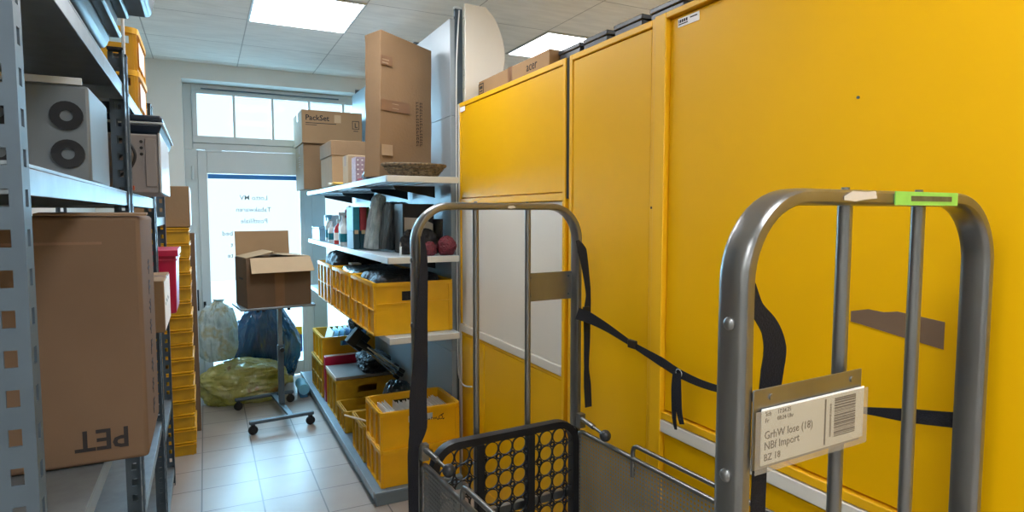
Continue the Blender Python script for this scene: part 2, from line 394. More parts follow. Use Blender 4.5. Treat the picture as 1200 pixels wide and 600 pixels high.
# side light right of the door
w2 = struct('window_2')
f = MB(); a0, a1 = DX1+.11, NX1
f.bx(a0, a0+.13, DY-.03, DY+.05, 0, 2.14); f.bx(a1-.06, a1, DY-.03, DY+.05, 0, 2.14)
f.bx(a0+.13, a1-.06, DY-.03, DY+.05, 0, .3); f.bx(a0+.13, a1-.06, DY-.03, DY+.05, 1.93, 2.14)
f.build('window_frame', M_['frame_white'], w2, .004)
MB().bx(a0+.13, a1-.06, DY-.012, DY-.002, .3, 1.93).build('glass', M_['glass'], w2, smooth=False)
# slim white pipe up the wall behind the rack
S(MB().cyl((-.245, 2.66, 2.0), (-.245, 2.66, ZC), .006, n=12).build('trim_1', M_['frame_white']))

# ceiling panels; all after the first pair are unseen, added as fill light
k = 0
LP = [(.295, 3.87, 'square lit ceiling panel above the aisle before the door'), (2.215, 3.87, 'lit ceiling panel beyond the yellow cabinets'),
      (.295, 2.51, 'added unseen fill panel over the aisle between rack and cabinets'), (2.215, 1.15, 'added unseen fill panel behind the tallest yellow cabinet'),
      (.295, -.21, 'added unseen fill panel over the open end of the aisle'), (2.215, -1.57, 'added unseen fill panel furthest from the door, right side'),
      (-1.625, -.21, 'added unseen fill panel left of the racks, nearest to the partition'), (-1.625, -2.25, 'added unseen fill panel in the middle of the side area'), (-3.545, -.21, 'added unseen fill panel by the far left wall, nearest to the partition'), (-3.545, -2.25, 'added unseen fill panel by the far left wall, middle'), (.295, -1.57, 'added unseen fill panel halfway along the open area, right of the side area'), (.295, -2.93, 'added unseen fill panel nearest to the front wall')]
lamp0 = None
for x, y, lb in LP:
    if lamp0 is None:
        lamp0 = r = thing('ceiling_light', lb, 'lamp', (x, y, ZC), 0, 'square ceiling panels')
        f = MB(); W_, H_ = .64, .68
        f.bx(0, W_, 0, .014, -.012, 0); f.bx(0, W_, H_-.014, H_, -.012, 0); f.bx(0, .014, .014, H_-.014, -.012, 0); f.bx(W_-.014, W_, .014, H_-.014, -.012, 0)
        f.build('light_frame', M_['frame_white'], r, .002)
        MB().bx(.014, W_-.014, .014, H_-.014, -.007, -.001).build('diffuser', M_['lamp'], r, smooth=False)
    else:
        r = copy_tree(lamp0); r.location = (x, y, ZC); r['label'] = lb

# ------------------------------------------------------------------ yellow cabinets on the right
CX, CT = 1.32, 2.197
def cab_body(parent, y0, y1):
    MB().bx(CX+.022, CX+.46, y0+.002, y1-.002, 0, CT).build('carcass', M_['cab2'], parent, .003)
# cabinet with white panel
c1 = thing('cabinet', 'yellow cabinet with a white middle panel, next to the shelving', 'cabinet', (0, 0, 0), 0, 'yellow steel cabinets')
cab_body(c1, 2.148, 3.35)
f = MB(); f.bx(CX, CX+.022, 3.318, 3.35, 0, CT-.002); f.build('side_trim', M_['white_lam'], c1, .002)
f = MB(); y0, y1 = 2.16, 3.316
f.bx(CX-.002, CX+.022, y0, y0+.02, 0, CT-.002); f.bx(CX-.002, CX+.022, y0+.02, y1, 2.172, CT-.002); f.bx(CX-.002, CX+.022, y0+.02, y1, 1.622, 1.652)
f.bx(CX-.002, CX+.022, y1-.008, y1, .93, 1.622); f.bx(CX-.002, CX+.022, y1-.012, y1, 1.652, 2.172)
f.bx(CX-.002, CX+.022, y0+.02, y1, 0, .07)
f.build('face_frame', M_['cab2'], c1, .002)
MB().bx(CX+.002, CX+.021, y0+.024, y1-.015, 1.657, 2.168).build('flap_door', M_['cab'], c1, .003)
MB().bx(CX+.006, CX+.021, y0+.024, y1-.012, .93, 1.619).build('whiteboard', M_['white_lam'], c1, .002)
MB().bx(CX-.004, CX+.021, y0+.022, y1-.008, .886, .928).build('white_strip', M_['white_lam'], c1, .003)
MB().bx(CX+.002, CX+.021, y0+.024, 2.985, .075, .868).build('door', M_['cab'], c1, .004)
MB().bx(CX+.002, CX+.021, 2.992, y1-.01, .075, .868).build('door', M_['cab'], c1, .004)
MB().bx(CX, CX+.021, y0+.022, y1-.008, .87, .884).build('rail', M_['cab2'], c1, .002)
MB().bx(CX-.0045, CX-.002, 3.23, 3.3, 2.142, 2.168).build('inventory_label', M_['paper'], c1, smooth=False)
MB().bx(CX+.004, CX+.022, 2.136, 2.158, 1.63, CT-.004).build('hinge_gap', M_['dark_gap'], c1, smooth=False)
# tall narrow cabinet
c2 = thing('cabinet', 'narrow full-height yellow cabinet between the two wider ones', 'cabinet', (0, 0, 0), 0, 'yellow steel cabinets')
cab_body(c2, 1.604, 2.135)
f = MB(); f.bx(CX, CX+.022, 2.112, 2.133, 0, CT); f.bx(CX, CX+.022, 1.607, 1.626, 0, CT); f.bx(CX, CX+.022, 1.626, 2.112, 2.174, CT); f.bx(CX, CX+.022, 1.626, 2.112, 0, .06)
f.build('face_frame', M_['cab2'], c2, .003)
MB().bx(CX+.004, CX+.021, 1.63, 2.108, .064, 2.17).build('door', M_['cab'], c2, .003)
MB().bx(CX-.001, CX+.004, 1.609, 1.624, .9, .93).build('hinge', M_['cab2'], c2, .002)
MB().bx(CX-.0006, CX+.001, 1.612, 1.62, 1.585, 1.592).build('hinge_pin', M_['dark_gap'], c2)
# wide cabinet nearest
c3 = thing('cabinet', 'wide nearest yellow cabinet with a low white strip, behind the roll cage', 'cabinet', (0, 0, 0), 0, 'yellow steel cabinets')
cab_body(c3, -.4, 1.6)
f = MB(); f.bx(CX-.012, CX+.022, 1.545, 1.598, 0, CT); f.bx(CX-.012, CX+.022, -.4, 1.545, 2.178, CT); f.bx(CX-.006, CX+.022, -.4, 1.545, .9, .925); f.bx(CX-.012, CX+.022, -.4, -.36, 0, 2.178)
f.bx(CX-.006, CX+.022, -.36, 1.545, 0, .05)
f.build('face_frame', M_['cab2'], c3, .003)
MB().bx(CX+.004, CX+.021, -.355, 1.54, .93, 2.174).build('door', M_['cab'], c3, .003)
MB().bx(CX-.008, CX+.021, -.358, 1.59, .857, .897).build('white_strip', M_['white_lam'], c3, .003)
MB().bx(CX+.004, CX+.021, -.355, 1.54, .055, .852).build('drawer_front', M_['cab'], c3, .003)
f = MB().use(M_['paper']).bx(CX+.002, CX+.004, 1.415, 1.505, 2.14, 2.166).use(M_['ink'])
for i in range(9): f.bx(CX+.0012, CX+.002, 1.5-.0045*i-.002*(i % 2), 1.5-.0045*i+.0015, 2.152, 2.161)
f.bx(CX+.0012, CX+.002, 1.462, 1.502, 2.146, 2.149); f.bx(CX+.0012, CX+.002, 1.422, 1.452, 2.156, 2.159)
f.build('inventory_label', None, c3, smooth=False)
MB().cyl((CX+.004, .908, 1.83), (CX+.001, .908, 1.83), .0032).build('screw', M_['steel_dark'], c3)
MB().prism([(0, 0), (-.04, .01), (-.075, .008), (-.105, .014), (-.2, .006), (-.2, -.05), (-.1, -.037), (-.02, -.026), (0, -.024)], (CX+.0036, .905, 1.346), (0, 1, 0), (0, 0, 1), (-.0015, 0, 0)).build('tape_patch', M_['card3'], c3, smooth=False)

# things on the cabinets
def carton(name, label, L, W, H, loc, rz=0, m='card', tape='tape', group=None, cat='box', band=True):
    r = thing(name, label, cat, loc, rz, group)
    b = MB().bx(-L/2, L/2, -W/2, W/2, 0, H)
    b.build('carton_body', M_[m], r, .004)
    if band:
        t = MB()
        t.bx(-L/2-.0008, L/2+.0008, -.025, .025, H, H+.0008)
        t.bx(-L/2-.0009, -L/2-.0001, -.025, .025, H-.07, H+.0008); t.bx(L/2+.0001, L/2+.0009, -.025, .025, H-.07, H+.0008)
        t.build('tape', M_[tape], r, smooth=False)
    return r
b_ = carton('carton', 'long low brown carton lying on top of the white-panelled cabinet', 1e-1, .8, .115, (1.465, 2.86, CT+.001), 0, 'card')
t = MB(); x0 = -.051
t.bx(x0-.0006, x0, .33, .336, .04, .1); t.bx(x0-.0006, x0, .394, .4, .04, .1); t.bx(x0-.0006, x0, .33, .4, .04, .046); t.bx(x0-.0006, x0, .33, .4, .094, .1)
t.bx(x0-.0006, x0, .345, .385, .055, .061); t.bx(x0-.0006, x0, .345, .385, .07, .086)
t.build('symbol', M_['ink'], b_, smooth=False)
text('acer', .062, M_['ink'], b_, (x0-.0004, -.18, .055), RXL, 'LEFT', 'lettering')
bl0 = None
for i, (y, lb) in enumerate(((2.36, 'black box on the cabinets, first after the brown carton'), (2.16, 'second black box on the cabinets from the brown carton'), (1.94, 'third black box on the cabinets from the brown carton'), (1.72, 'black box on the cabinets nearest to the raised frame of the wide cabinet'))):
    if bl0 is None:
        bl0 = r = thing('storage_box', lb, 'box', (1.56, y, CT), 0, 'black boxes on the cabinets')
        MB().bx(-.1, .1, -.085, .085, 0, .085).build('box_body', M_['tray_dark'], r, .004)
        MB().bx(-.104, .104, -.089, .089, .085, .105).build('lid', M_['tray_dark'], r, .004)
    else: r = copy_tree(bl0); r.location = (1.56, y, CT); r['label'] = lb
r = thing('tape_roll', 'small yellow roll of tape beside the brown carton on the cabinet', 'tape', (1.64, 3.27, CT))
MB().ring((0, 0, 0), (1, 0, 0), (0, 1, 0), .03, .045, (0, 0, .1), 24).build('tape_roll_body', M_['crate'], r)
r = thing('display_board', 'white board with a rounded edge standing behind the shelving post', 'board', (1.4, 3.31, CT))
pl = [(-.045, 0), (.115, 0)] + [(.115+.0*0+.09*math.sin(PI*k/18)**.8*(1 if k else 0), .05+.48*k/18) for k in range(1, 18)] + [(.115-.03, .555), (-.045, .56)]
MB().prism(pl, (0, 0, 0), (1, 0, 0), (0, 0, 1), (0, .018, 0)).build('board_panel', M_['white_lam'], r, .003)
MB().bx(-.05, .1, -.03, .05, 0, .012).build('board_foot', M_['steel_dark'], r, .002)

# ------------------------------------------------------------------ gondola shelving
g = thing('gondola_shelving', 'grey metal gondola shelving along the right of the aisle', 'shelving', (0, 0, 0))
GY = [3.2, 4.15, 5.1, 5.98]
for i in range(3):
    for z0, z1 in ((.1, .75), (.752, 1.36), (1.362, 2.13), (2.132, 2.68)):
        MB().bx(1.285, 1.315, (3.372 if i == 0 else GY[i]+.002), GY[i+1]-.002, z0, z1).build('back_panel', M_['panel'], g, .002)
f0 = None
for y in [3.383]+GY[1:]:
    u = MB(); xa, xb = 1.3165, 1.362
    u.bx(xa, xb, y-.011, y-.007, .02, 2.74); u.bx(xa, xb, y+.007, y+.011, .02, 2.74); u.bx(xb-.012, xb, y-.007, y+.007, .02, 2.74)
    zz = .1
    while zz < 2.7:
        u.bx(xa, xa+.004, y-.007, y+.007, zz, zz+.03); zz += .05
    u.build('upright', M_['steel_dark'], g)
    MB().bx(xa-.002, xb+.002, y-.013, y+.013, 2.74, 2.752).build('cap', M_['frame_white'], g, .002)
# base
f = MB(); f.bx(.775, .79, GY[0]-.02, GY[-1], 0, .062); f.bx(.79, 1.27, GY[0]-.02, GY[0]-.005, 0, .062)
f.build('plinth', M_['base'], g, .003)
MB().bx(.765, 1.27, GY[0]-.03, GY[-1], .062, .08).build('base_deck', M_['base'], g, .004)
MB().bx(.758, .7649, GY[0]-.03, GY[-1], .052, .088).build('base_edge', M_['steel'], g, .002)
def gshelf(y0, y1, z, xf):
    s_ = MB().use(M_['shelf'])
    s_.bx(xf, 1.268, y0+.002, y1-.002, z-.012, z)
    s_.bx(xf-.004, xf, y0+.002, y1-.002, z-.034, z)
    s_.bx(xf, 1.268, y0+.002, y0+.006, z-.034, z-.012); s_.bx(xf, 1.268, y1-.006, y1-.002, z-.034, z-.012)
    for q in (.3, .5, .7): s_.bx(xf+(1.268-xf)*q-.012, xf+(1.268-xf)*q+.012, y0+.006, y1-.006, z-.024, z-.012)
    sh = s_.build('shelf', None, g, .0015)
    return sh
for lev, (z, xf) in enumerate(((1.77, .86), (1.335, .862), (.9, .868))):
    for i in range(3):
        gshelf(GY[i] + (0 if i else 0), GY[i+1], z, xf)
        for yb in ([GY[i]+.014] if i else [GY[0]+.4]) + ([GY[-1]-.014] if i == 2 else []):
            MB().prism([(0, 0), (.26, 0), (.25, -.02), (0, -.07)], (1.266, yb-.003, z-.035), (-1, 0, 0), (0, 0, 1), (0, .006, 0)).build('bracket', M_['black'], g, smooth=False)
    MB().bx(.864, 1.266, GY[0]-.003, GY[0]+.001, z-.034, z-.001).build('end_lip', M_['lip'], g, .001)

cab_c = thing('power_cable', 'thin white cable hanging down beside the white-panelled cabinet', 'cable', (1.305, 3.3, .6))
pts = [(1.34, 3.362, 2.73), (1.33, 3.358, 2.62), (1.312, 3.34, 2.42), (1.306, 3.332, 2.2), (1.306, 3.336, 1.9), (1.307, 3.338, 1.4), (1.307, 3.338, 1.0), (1.308, 3.336, .72), (1.309, 3.33, .63), (1.31, 3.29, .585), (1.31, 3.22, .58), (1.311, 3.13, .6)]
def smooth_path(pts, n=8):
    P = [Vector(p) for p in pts]; out = []
    for i in range(len(P)-1):
        p0 = P[max(i-1, 0)]; p1 = P[i]; p2 = P[i+1]; p3 = P[min(i+2, len(P)-1)]
        for k in range(n):
            t = k/n
            out.append(.5*((2*p1)+(p2-p0)*t+(2*p0-5*p1+4*p2-p3)*t*t+(3*p1-p0-3*p2+p3)*t**3))
    return out+[P[-1]]
MB().tube([Vector(p)-Vector((1.305, 3.3, .6)) for p in smooth_path(pts)], .0045, 8).build('cable_run', M_['frame_white'], cab_c)

# ------------------------------------------------------------------ crates
def crate(name, label, lx, ly, h, loc, rz=0, m='crate', group=None, handle='y', nrib=4, taper=.006, midrib=True, logo=False):
    """open plastic crate; lx along X, ly along Y"""
    r = thing(name, label, 'crate', loc, rz, group); t = .006
    b = MB(); hx, hy = lx/2-.016, ly/2-.016; th = (taper, taper)
    mh = M_[m]
    # walls: -Y/+Y with a real grip hole
    hw, hz0, hz1 = .07, h*.64, h*.82
    for sy in (-1, 1):
        ya, yb = sorted((sy*hy, sy*(hy-t)))
        b.bx(-hx, -hw, ya, yb, 0, h); b.bx(hw, hx, ya, yb, 0, h); b.bx(-hw, hw, ya, yb, 0, hz0); b.bx(-hw, hw, ya, yb, hz1, h)
        if midrib: 
            ym = sorted((sy*hy, sy*(hy+.006))); b.bx(-hx, hx, ym[0], ym[1], h*.58, h*.58+.008)
    for sx in (-1, 1):
        xa, xb = sorted((sx*hx, sx*(hx-t)))
        b.bx(xa, xb, -hy+t, hy-t, 0, h)
    b.bx(-hx+t, hx-t, -hy+t, hy-t, 0, t)
    q = b
    for sx in (-1, 1):
        xo = sorted((sx*hx, sx*(hx+.011)))
        for k in range(nrib+1):
            y = -hy+2*hy*k/nrib; y = max(-hy+.004, min(hy-.004, y))
            q.bx(xo[0], xo[1], y-.004, y+.004, 0, h)
        if midrib:
            q.bx(xo[0], xo[1], -hy, hy, h*.46, h*.46+.006)
        q.bx(xo[0], xo[1], -hy, hy, 0, .008)
    for sy in (-1, 1):
        yo = sorted((sy*hy, sy*(hy+.005)))
        for x in (-hx+.006, hx-.006): q.bx(x-.006, x+.006, yo[0], yo[1], 0, h)
    b.build('crate_body', mh, r)
    # rim: rounded rectangular lip
    cr = .03; X, Y = lx/2-.006, ly/2-.006; pts = []
    for cx, cy, a in ((X-cr, Y-cr, 0), (-X+cr, Y-cr, PI/2), (-X+cr, -Y+cr, PI), (X-cr, -Y+cr, 1.5*PI)):
        pts += [(cx+cr*math.cos(a+PI/2*k/5), cy+cr*math.sin(a+PI/2*k/5), h-.008) for k in range(6)]
    MB().sweep(pts, [(-.006, -.012), (.006, -.012), (.006, .006), (.002, .009), (-.006, .009)], (0, 0, 1), True).build('rim', mh, r)
    if logo:
        lg = MB(); oy = -hy-.0012; ox = lx*.25
        lg.ring((ox, oy, h*.66), (1, 0, 0), (0, 0, 1), .009, .0125, (0, .001, 0), 20)
        lg.prism([(0, 0), (.022, .006), (.024, .014), (.002, .004)], (ox-.006, oy, h*.66+.008), (1, 0, 0), (0, 0, 1), (0, .001, 0))
        lg.prism([(0, 0), (-.012, -.004), (-.012, .006)], (ox-.008, oy, h*.66-.01), (1, 0, 0), (0, 0, 1), (0, .001, 0))
        lg.prism([(0, 0), (.01, -.006), (.014, .004)], (ox+.008, oy, h*.66-.01), (1, 0, 0), (0, 0, 1), (0, .001, 0))
        lg.build('horn_emblem', M_['ink'], r, smooth=False)
        text('Deutsche Post', .02, M_['ink'], r, (ox-.022, oy+.0004, h*.63), RX, 'RIGHT', 'lettering', 1, .0003)
    return r

ZS = .902
big = [('large yellow crate of black packing, nearest on the middle shelf', 3.575), ('large yellow crate, second on the middle shelf from the near end', 4.205), ('large yellow crate on the middle shelf furthest from the roll cage', 4.835)]
cr0 = None
for lb, y in big:
    if cr0 is None:
        cr0 = r = crate('crate', lb, .465, .605, .29, (1.03, y, ZS), 0, 'crate', 'large yellow crates on the middle shelf', nrib=4)
        # wide moulded bar on the short face
    else: r = copy_tree(cr0); r.location = (1.03, y, ZS); r['label'] = lb
# contents
def bundle(name, label, cat, sx, sy, sz, loc, m, seed, wr=.1, e=3, rz=0, group=None, **k):
    o = blob(name, sx, sy, sz, M_[m], None, seed, wr, e, loc, rz, **k); return tag(o, label, cat, group)
bundle('mail_sack', 'black folded sack in the nearest large yellow crate', 'bag', .187, .25, .31, (1.03, 3.575, ZS+.008), 'black_wrap', 3, .035, 7)
bundle('mail_sack', 'dark plastic sack filling the second large yellow crate', 'bag', .187, .25, .29, (1.03, 4.205, ZS+.008), 'dark_wrap', 4, .04, 7)
bundle('mail_sack', 'black sack rising over the rim of the farthest large yellow crate', 'bag', .182, .235, .36, (1.03, 4.835, ZS+.008), 'black_wrap', 5, .05, 5)
o = MB().bx(-.035, .035, -.05, .05, 0, .012).build('parcel_card', M_['old_paper'], None, .002, loc=(.95, 4.42, ZS+.302)); tag(o, 'pale card lying on the dark sack in the second large crate', 'card')

# letter crates on the base
ZB = .082
lc0 = crate('letter_crate', 'lower of the two stacked letter crates at the near end', .465, .36, .208, (1.035, 3.37, ZB), 0, 'crate', 'stacked letter crates with a post horn', logo=True, nrib=3, midrib=False)
lc1 = copy_tree(lc0); lc1.location = (1.035, 3.37, ZB+.209); lc1['label'] = 'upper of the two stacked letter crates, filled with letters'
# envelopes in the upper crate
ev0 = None; zb = ZB+.209+.008
ex = .86; n_e = 0
while ex < 1.235:
    if .905 < ex < .945: ex = .95
    hgt = random.uniform(.155, .172) if ex > .94 else random.uniform(.168, .185)
    o = MB().bx(-.0012, .0012, -.14, .14, 0, 1).build('envelope', M_['paper'] if random.random() < .8 else M_['old_paper'], None, smooth=False) if ev0 is None else ev0.copy()
    if ev0 is None: ev0 = o
    else: C.objects.link(o)
    o.scale = (1, random.uniform(.9, 1), hgt); o.location = (ex, 3.37+random.uniform(-.008, .008), zb); o.rotation_euler = (0, random.uniform(.02, .06), 0)
    tag(o, 'white envelope standing on edge in the upper stacked letter crate', 'envelope', 'letters in the upper stacked crate'); ex += .0125
c = crate('letter_crate', 'low yellow letter crate behind the stacked pair, a white stick poking out', .45, .34, .22, (1.025, 3.75, ZB), 0, 'crate_old', nrib=3, midrib=False)
o = MB().tube([(0, 0, 0), (.2, .0, -.085)], .006, 8).build('wooden_stick', M_['old_paper'], None, loc=(.7, 3.62, ZB+.3)); tag(o, 'thin white stick lying over the rim of a letter crate', 'stick')
c = crate('letter_crate', 'small empty low yellow crate in the middle of the base', .42, .3, .15, (1.01, 4.28, ZB), 0, 'crate_old', nrib=3, midrib=False)
c = crate('letter_crate', 'worn yellow crate covered by a grey flat panel', .46, .42, .28, (1.035, 4.66, ZB), 0, 'crate_old', nrib=3, midrib=False)
r = thing('flat_panel', 'grey flat panel with a pale edge lying on a worn crate', 'panel', (1.0, 4.66, ZB+.283))
MB().bx(-.19, .24, -.2, .2, 0, .022).build('panel_sheet', M_['greyp'], r, .002)
MB().bx(-.197, -.19, -.2, .2, 0, .024).build('edge_strip', M_['old_paper'], r, .001)
c = crate('letter_crate', 'dim yellow crate underneath the crate of blue folders', .46, .56, .27, (1.03, 5.31, ZB), 0, 'crate_old', nrib=4)
c2_ = crate('letter_crate', 'yellow crate of blue folders on top of another at the far end', .44, .5, .215, (1.03, 5.3, ZB+.272), 0, 'crate', nrib=3, midrib=False)
r = thing('binder', 'magenta binder standing between two crates on the base', 'binder', (.97, 4.95, ZB))
MB().bx(-.16, .14, -.035, .035, 0, .36).build('binder_cover', M_['magenta'], r, .006)
MB().bx(-.145, .142, -.028, .028, .3605, .3615).build('binder_pages', M_['old_paper'], r, smooth=False)
# folders in the far crate
fo0 = None
for i in range(7):
    ang = .5
    lb = ['white folder leaning at the left end of the far crate', 'light blue folder next to the white one in the far crate', 'second light blue folder in the far crate', 'middle blue folder leaning in the far crate', 'darker blue folder behind the middle one', 'pale folder near the right of the far crate', 'last blue folder leaning on the right in the far crate'][i]
    mm = ['paper', 'blue_folder', 'blue_folder', 'bluef2', 'bluef2', 'blue_folder', 'bluef2'][i]
    o = MB().bx(0, .008, -.13, .13, 0, .24).build('folder', M_[mm], None, .001, loc=(.85+.05*i, 5.28, ZB+.285), rot=(0, -.55+.04*i, 0)); o.rotation_euler = (0, .3-.02*i, 0)
    tag(o, lb, 'folder', 'folders in the far crate')
o = blob('plastic_bag', .07, .08, .12, M_['dark_wrap'], None, 9, .15, 2.4, (1.13, 5.12, ZB+.53)); tag(o, 'crumpled dark blue plastic bag on the folders', 'bag')
r = thing('tarpaulin_roll', 'small light blue roll beside the base at the far end', 'roll', (.71, 5.5, 0))
T = Matrix.Translation((0, 0, .09))
MB().cyl((0, -.12, .075), (0, .12, .075), .045, n=20).build('rolled_sheet', M_['blue_folder'], r)
MB().bx(-.03, .03, -.1, .1, 0, .032).build('roll_block', M_['bluef2'], r, .004)

# folded tripods
def tripod(label, loc, rz, dx):
    r = thing('folded_tripod', label, 'tripod', loc, rz, 'folded tripods on the crates')
    MB().bx(-.035, .035, -.03, .03, -.06, .06, Matrix.Rotation(.75, 4, 'Y')).build('tripod_head', M_['black'], r, .006)
    MB().cyl((.02, 0, -.03), (.1, .0, -.09), .028, .02, 14).build('collar', M_['black'], r)
    for k, (oy, oz) in enumerate(((-.03, .0), (.02, .012), (.0, -.028))):
        lg = MB().cyl((.08, oy*.6, -.075+oz), (.3+dx, oy*2, -.25+oz*1.2), .0055, n=10).build('leg', M_['rod'], r)
        MB().cyl((.29+dx, oy*2, -.243+oz*1.2), (.325+dx, oy*2.1, -.27+oz*1.2), .012, n=12).build('foot', M_['rubber'], lg)
    return r
tripod('black folded tripod with bright legs, its square head uppermost', (.875, 4.12, .74), .12, .0)
tripod('black folded tripod lying behind, closer to the back panel', (.93, 4.2, .69), .2, -.04)
bundle('tool_pouch', 'black pouch under the folded tripods on the crates', 'pouch', .1, .15, .11, (1.12, 4.62, ZB+.31), 'black_wrap', 12, .1, 4)
bundle('plastic_bag', 'dark bag bulging against the back panel below the tripods', 'bag', .1, .09, .34, (1.14, 4.03, ZB), 'dark_wrap', 14, .06)

# ------------------------------------------------------------------ boxes on the upper shelf
ZT = 1.772
r = carton('carton', 'plain brown carton under the printed one at the far shelf end', .46, .48, .385, (.985, 5.68, ZT), 0, 'card2')
t = MB()
for k in range(5): t.bx(-.2312, -.2306, -.05+.0*k, .05-.012*(k % 2), .2+.02*k, .206+.02*k)
t.build('side_print', M_['tape'], r, smooth=False)
r = carton('carton', 'brown carton printed PackSet on top of a plain carton', .5, .52, .275, (.995, 5.67, ZT+.386), 0, 'card')
text('PackSet', .062, M_['ink'], r, (-.222, -.2606, .192), RX, 'LEFT', 'lettering', 1, .0012)
t = MB(); y = -.2606
t.bx(-.22, .03, y, y+.0006, .165, .171); t.bx(-.22, -.13, y, y+.0006, .15, .155)
t.build('print', M_['ink'], r, smooth=False); t = MB()
t.bx(.165, .225, y, y+.0006, .2, .205); t.bx(.165, .225, y, y+.0006, .135, .14); t.bx(.165, .17, y, y+.0006, .135, .205); t.bx(.22, .225, y, y+.0006, .135, .205)
t.bx(.175, .215, y, y+.0006, .116, .122)
t.build('symbol', M_['ink'], r, smooth=False)
text('L', .055, M_['ink'], r, (.183, -.2606, .15), RX, 'LEFT', 'lettering', 1, .001)
MB().bx(.015, .07, -.2612, -.2606, .18, .245).build('sticker', M_['card_pale'], r, smooth=False)
r = thing('lidded_box', 'brown archive box with a lid, in front of the stacked cartons', 'box', (1.02, 4.86, ZT))
MB().bx(-.18, .18, -.235, .235, 0, .27).build('box_body', M_['card'], r, .003)
MB().bx(-.186, .186, -.241, .241, .22, .33).build('lid', M_['card2'], r, .004)
r = carton('carton', 'small brown carton between the lidded box and the tall carton', .2, .17, .19, (.97, 4.3, ZT), 0, 'card_pale')
r = thing('gift_box', 'small pale dotted box in front of the small carton', 'box', (.945, 4.06, ZT))
MB().bx(-.07, .07, -.06, .06, 0, .16).build('box_body', M_['purple'], r, .002)
t = MB()
for i in range(5):
    for j in range(5): t.cyl((-.056+.028*i, -.0601, .02+.03*j), (-.056+.028*i, -.0608, .02+.03*j), .006, n=10)
t.build('dots', M_['paper'], r, smooth=False)
o = MB().bx(-.02, .02, -.11, .11, 0, .3).build('grey_folder', M_['tray_dark'], None, .003, loc=(1.268-.01, 5.25, ZT)); o.name = 'file_box'; tag(o, 'dark grey file box standing right of the printed carton', 'box')
r = thing('padded_envelope', 'yellow padded envelope lying on the upper shelf edge', 'envelope', (.89, 4.6, ZT))
b = MB(); b.bx(-.085, .08, -.2, .0, 0, .014); b.build('envelope_body', M_['yel_env'], r, .006)
MB().bx(-.085, .08, -.06, -.0, .014, .016).build('envelope_flap', M_['paper'], r, smooth=False)
o = MB().bx(-.05, .1, -.06, .06, 0, .02).build('magazine', M_['redp'], None, .002, loc=(.935, 3.91, ZT), rot=(0, 0, .2)); tag(o, 'dark red booklet lying on the upper shelf by the dotted box', 'booklet')
o = blob('packing_bag', .04, .07, .05, M_['dark_wrap'], None, 21, .12, 2.4, (.905, 3.745, ZT)); tag(o, 'crumpled dark bag on the upper shelf beside the tall carton', 'bag')
# tall battered carton, turned and leaning
r = thing('tall_carton', 'tall battered brown carton standing on end on the upper shelf', 'box', (.875, 3.42, ZT+.004), math.radians(27))
L_, W_, H_ = .42, .125, .81
b = MB(); NZ_ = 14; vs = []
for i in range(NZ_+1):
    z = H_*i/NZ_; k = i/NZ_
    j = lambda q: noise.noise(Vector((q*3.3, z*7, 1.3)))*.010
    xs = .035*k
    sl = -.05*k if i == NZ_ else 0
    vs += [(xs+j(1), 0+j(2), z), (L_+.01*k+j(3)*.5, 0, z+ (-.035 if i == NZ_ else 0)), (L_+.01*k, W_, z+(-.035 if i == NZ_ else 0)), (xs-.012*k+j(4)*1.5, W_+j(5), z-(0.015 if i == NZ_ else 0))]
fs = [(i*4+k, i*4+(k+1) % 4, (i+1)*4+(k+1) % 4, (i+1)*4+k) for i in range(NZ_) for k in range(4)] + [(3, 2, 1, 0), (NZ_*4, NZ_*4+1, NZ_*4+2, NZ_*4+3)]
b.add(vs, fs).build('carton_body', M_['card2'], r, .003)
for z0, z1, ln in ((.62, .67, .07), (.37, .43, .2)):
    MB().bx(.02, .035+ln, -.008, -.0062, z0, z1).build('tape', M_['tape'], r, smooth=False)
t = MB()
for z0, z1, x0, x1 in ((.645, .651, .03, .08), (.628, .634, .03, .075), (.41, .414, .1, .15), (.385, .389, .1, .15)): t.bx(x0, x1, -.0088, -.008, z0, z1)
t.build('tape_glint', M_['shine_tape'], r, smooth=False)  # pale strips painted on the tape as its glints
MB().bx(.018, .1, -.0078, -.006, .12, .18).build('tape', M_['shine_tape'], r, smooth=False)
t = MB(); random.seed(11)                                  # two columns of print too small to read
for cx in (.335, .305):
    z = .45
    while z > .2:
        h_ = random.uniform(.008, .016)
        t.bx(cx-.009, cx+.009, -.0022, -.0012, z-.0028, z)
        t.bx(cx-.009, cx-.006, -.0022, -.0012, z-h_, z-.0028)
        if random.random() < .6: t.bx(cx+.005, cx+.008, -.0022, -.0012, z-h_*.8, z-.0028)
        z -= h_+.006
t.build('print', M_['ink'], r, smooth=False)
# wicker basket
r = thing('wicker_basket', 'shallow dark wicker basket in front of the tall carton', 'basket', (1.05, 3.32, ZT))
b = MB(); a_, c_ = .175, .095
for lev in range(6):
    k = lev/5; sx = .13+(a_-.13)*k; sy = .065+(c_-.065)*k
    b.tube([(sx*math.cos(2*PI*i/40)*(1+.012*(-1)**(i+lev)), sy*math.sin(2*PI*i/40)*(1+.02*(-1)**(i+lev)), .006+.052*k) for i in range(40)], .0055, 6, True)
b.build('weave', M_['basket'], r)
b = MB()
for i in range(20):
    a = 2*PI*i/20; b.cyl((.13*math.cos(a), .065*math.sin(a), .002), (a_*math.cos(a), c_*math.sin(a), .062), .004, n=6)
b.build('stakes', M_['basket'], r)
b = MB(); b.lathe([(.001, .001), (.128, .001), (.128, .006), (.001, .006)], 32, Matrix.Diagonal((1, .5, 1, 1))).build('basket_bottom', M_['basket'], r)
b = MB(); b.tube([((a_+.004)*math.cos(2*PI*i/40), (c_+.004)*math.sin(2*PI*i/40), .064) for i in range(40)], .008, 8, True); b.build('basket_rim', M_['basket'], r)

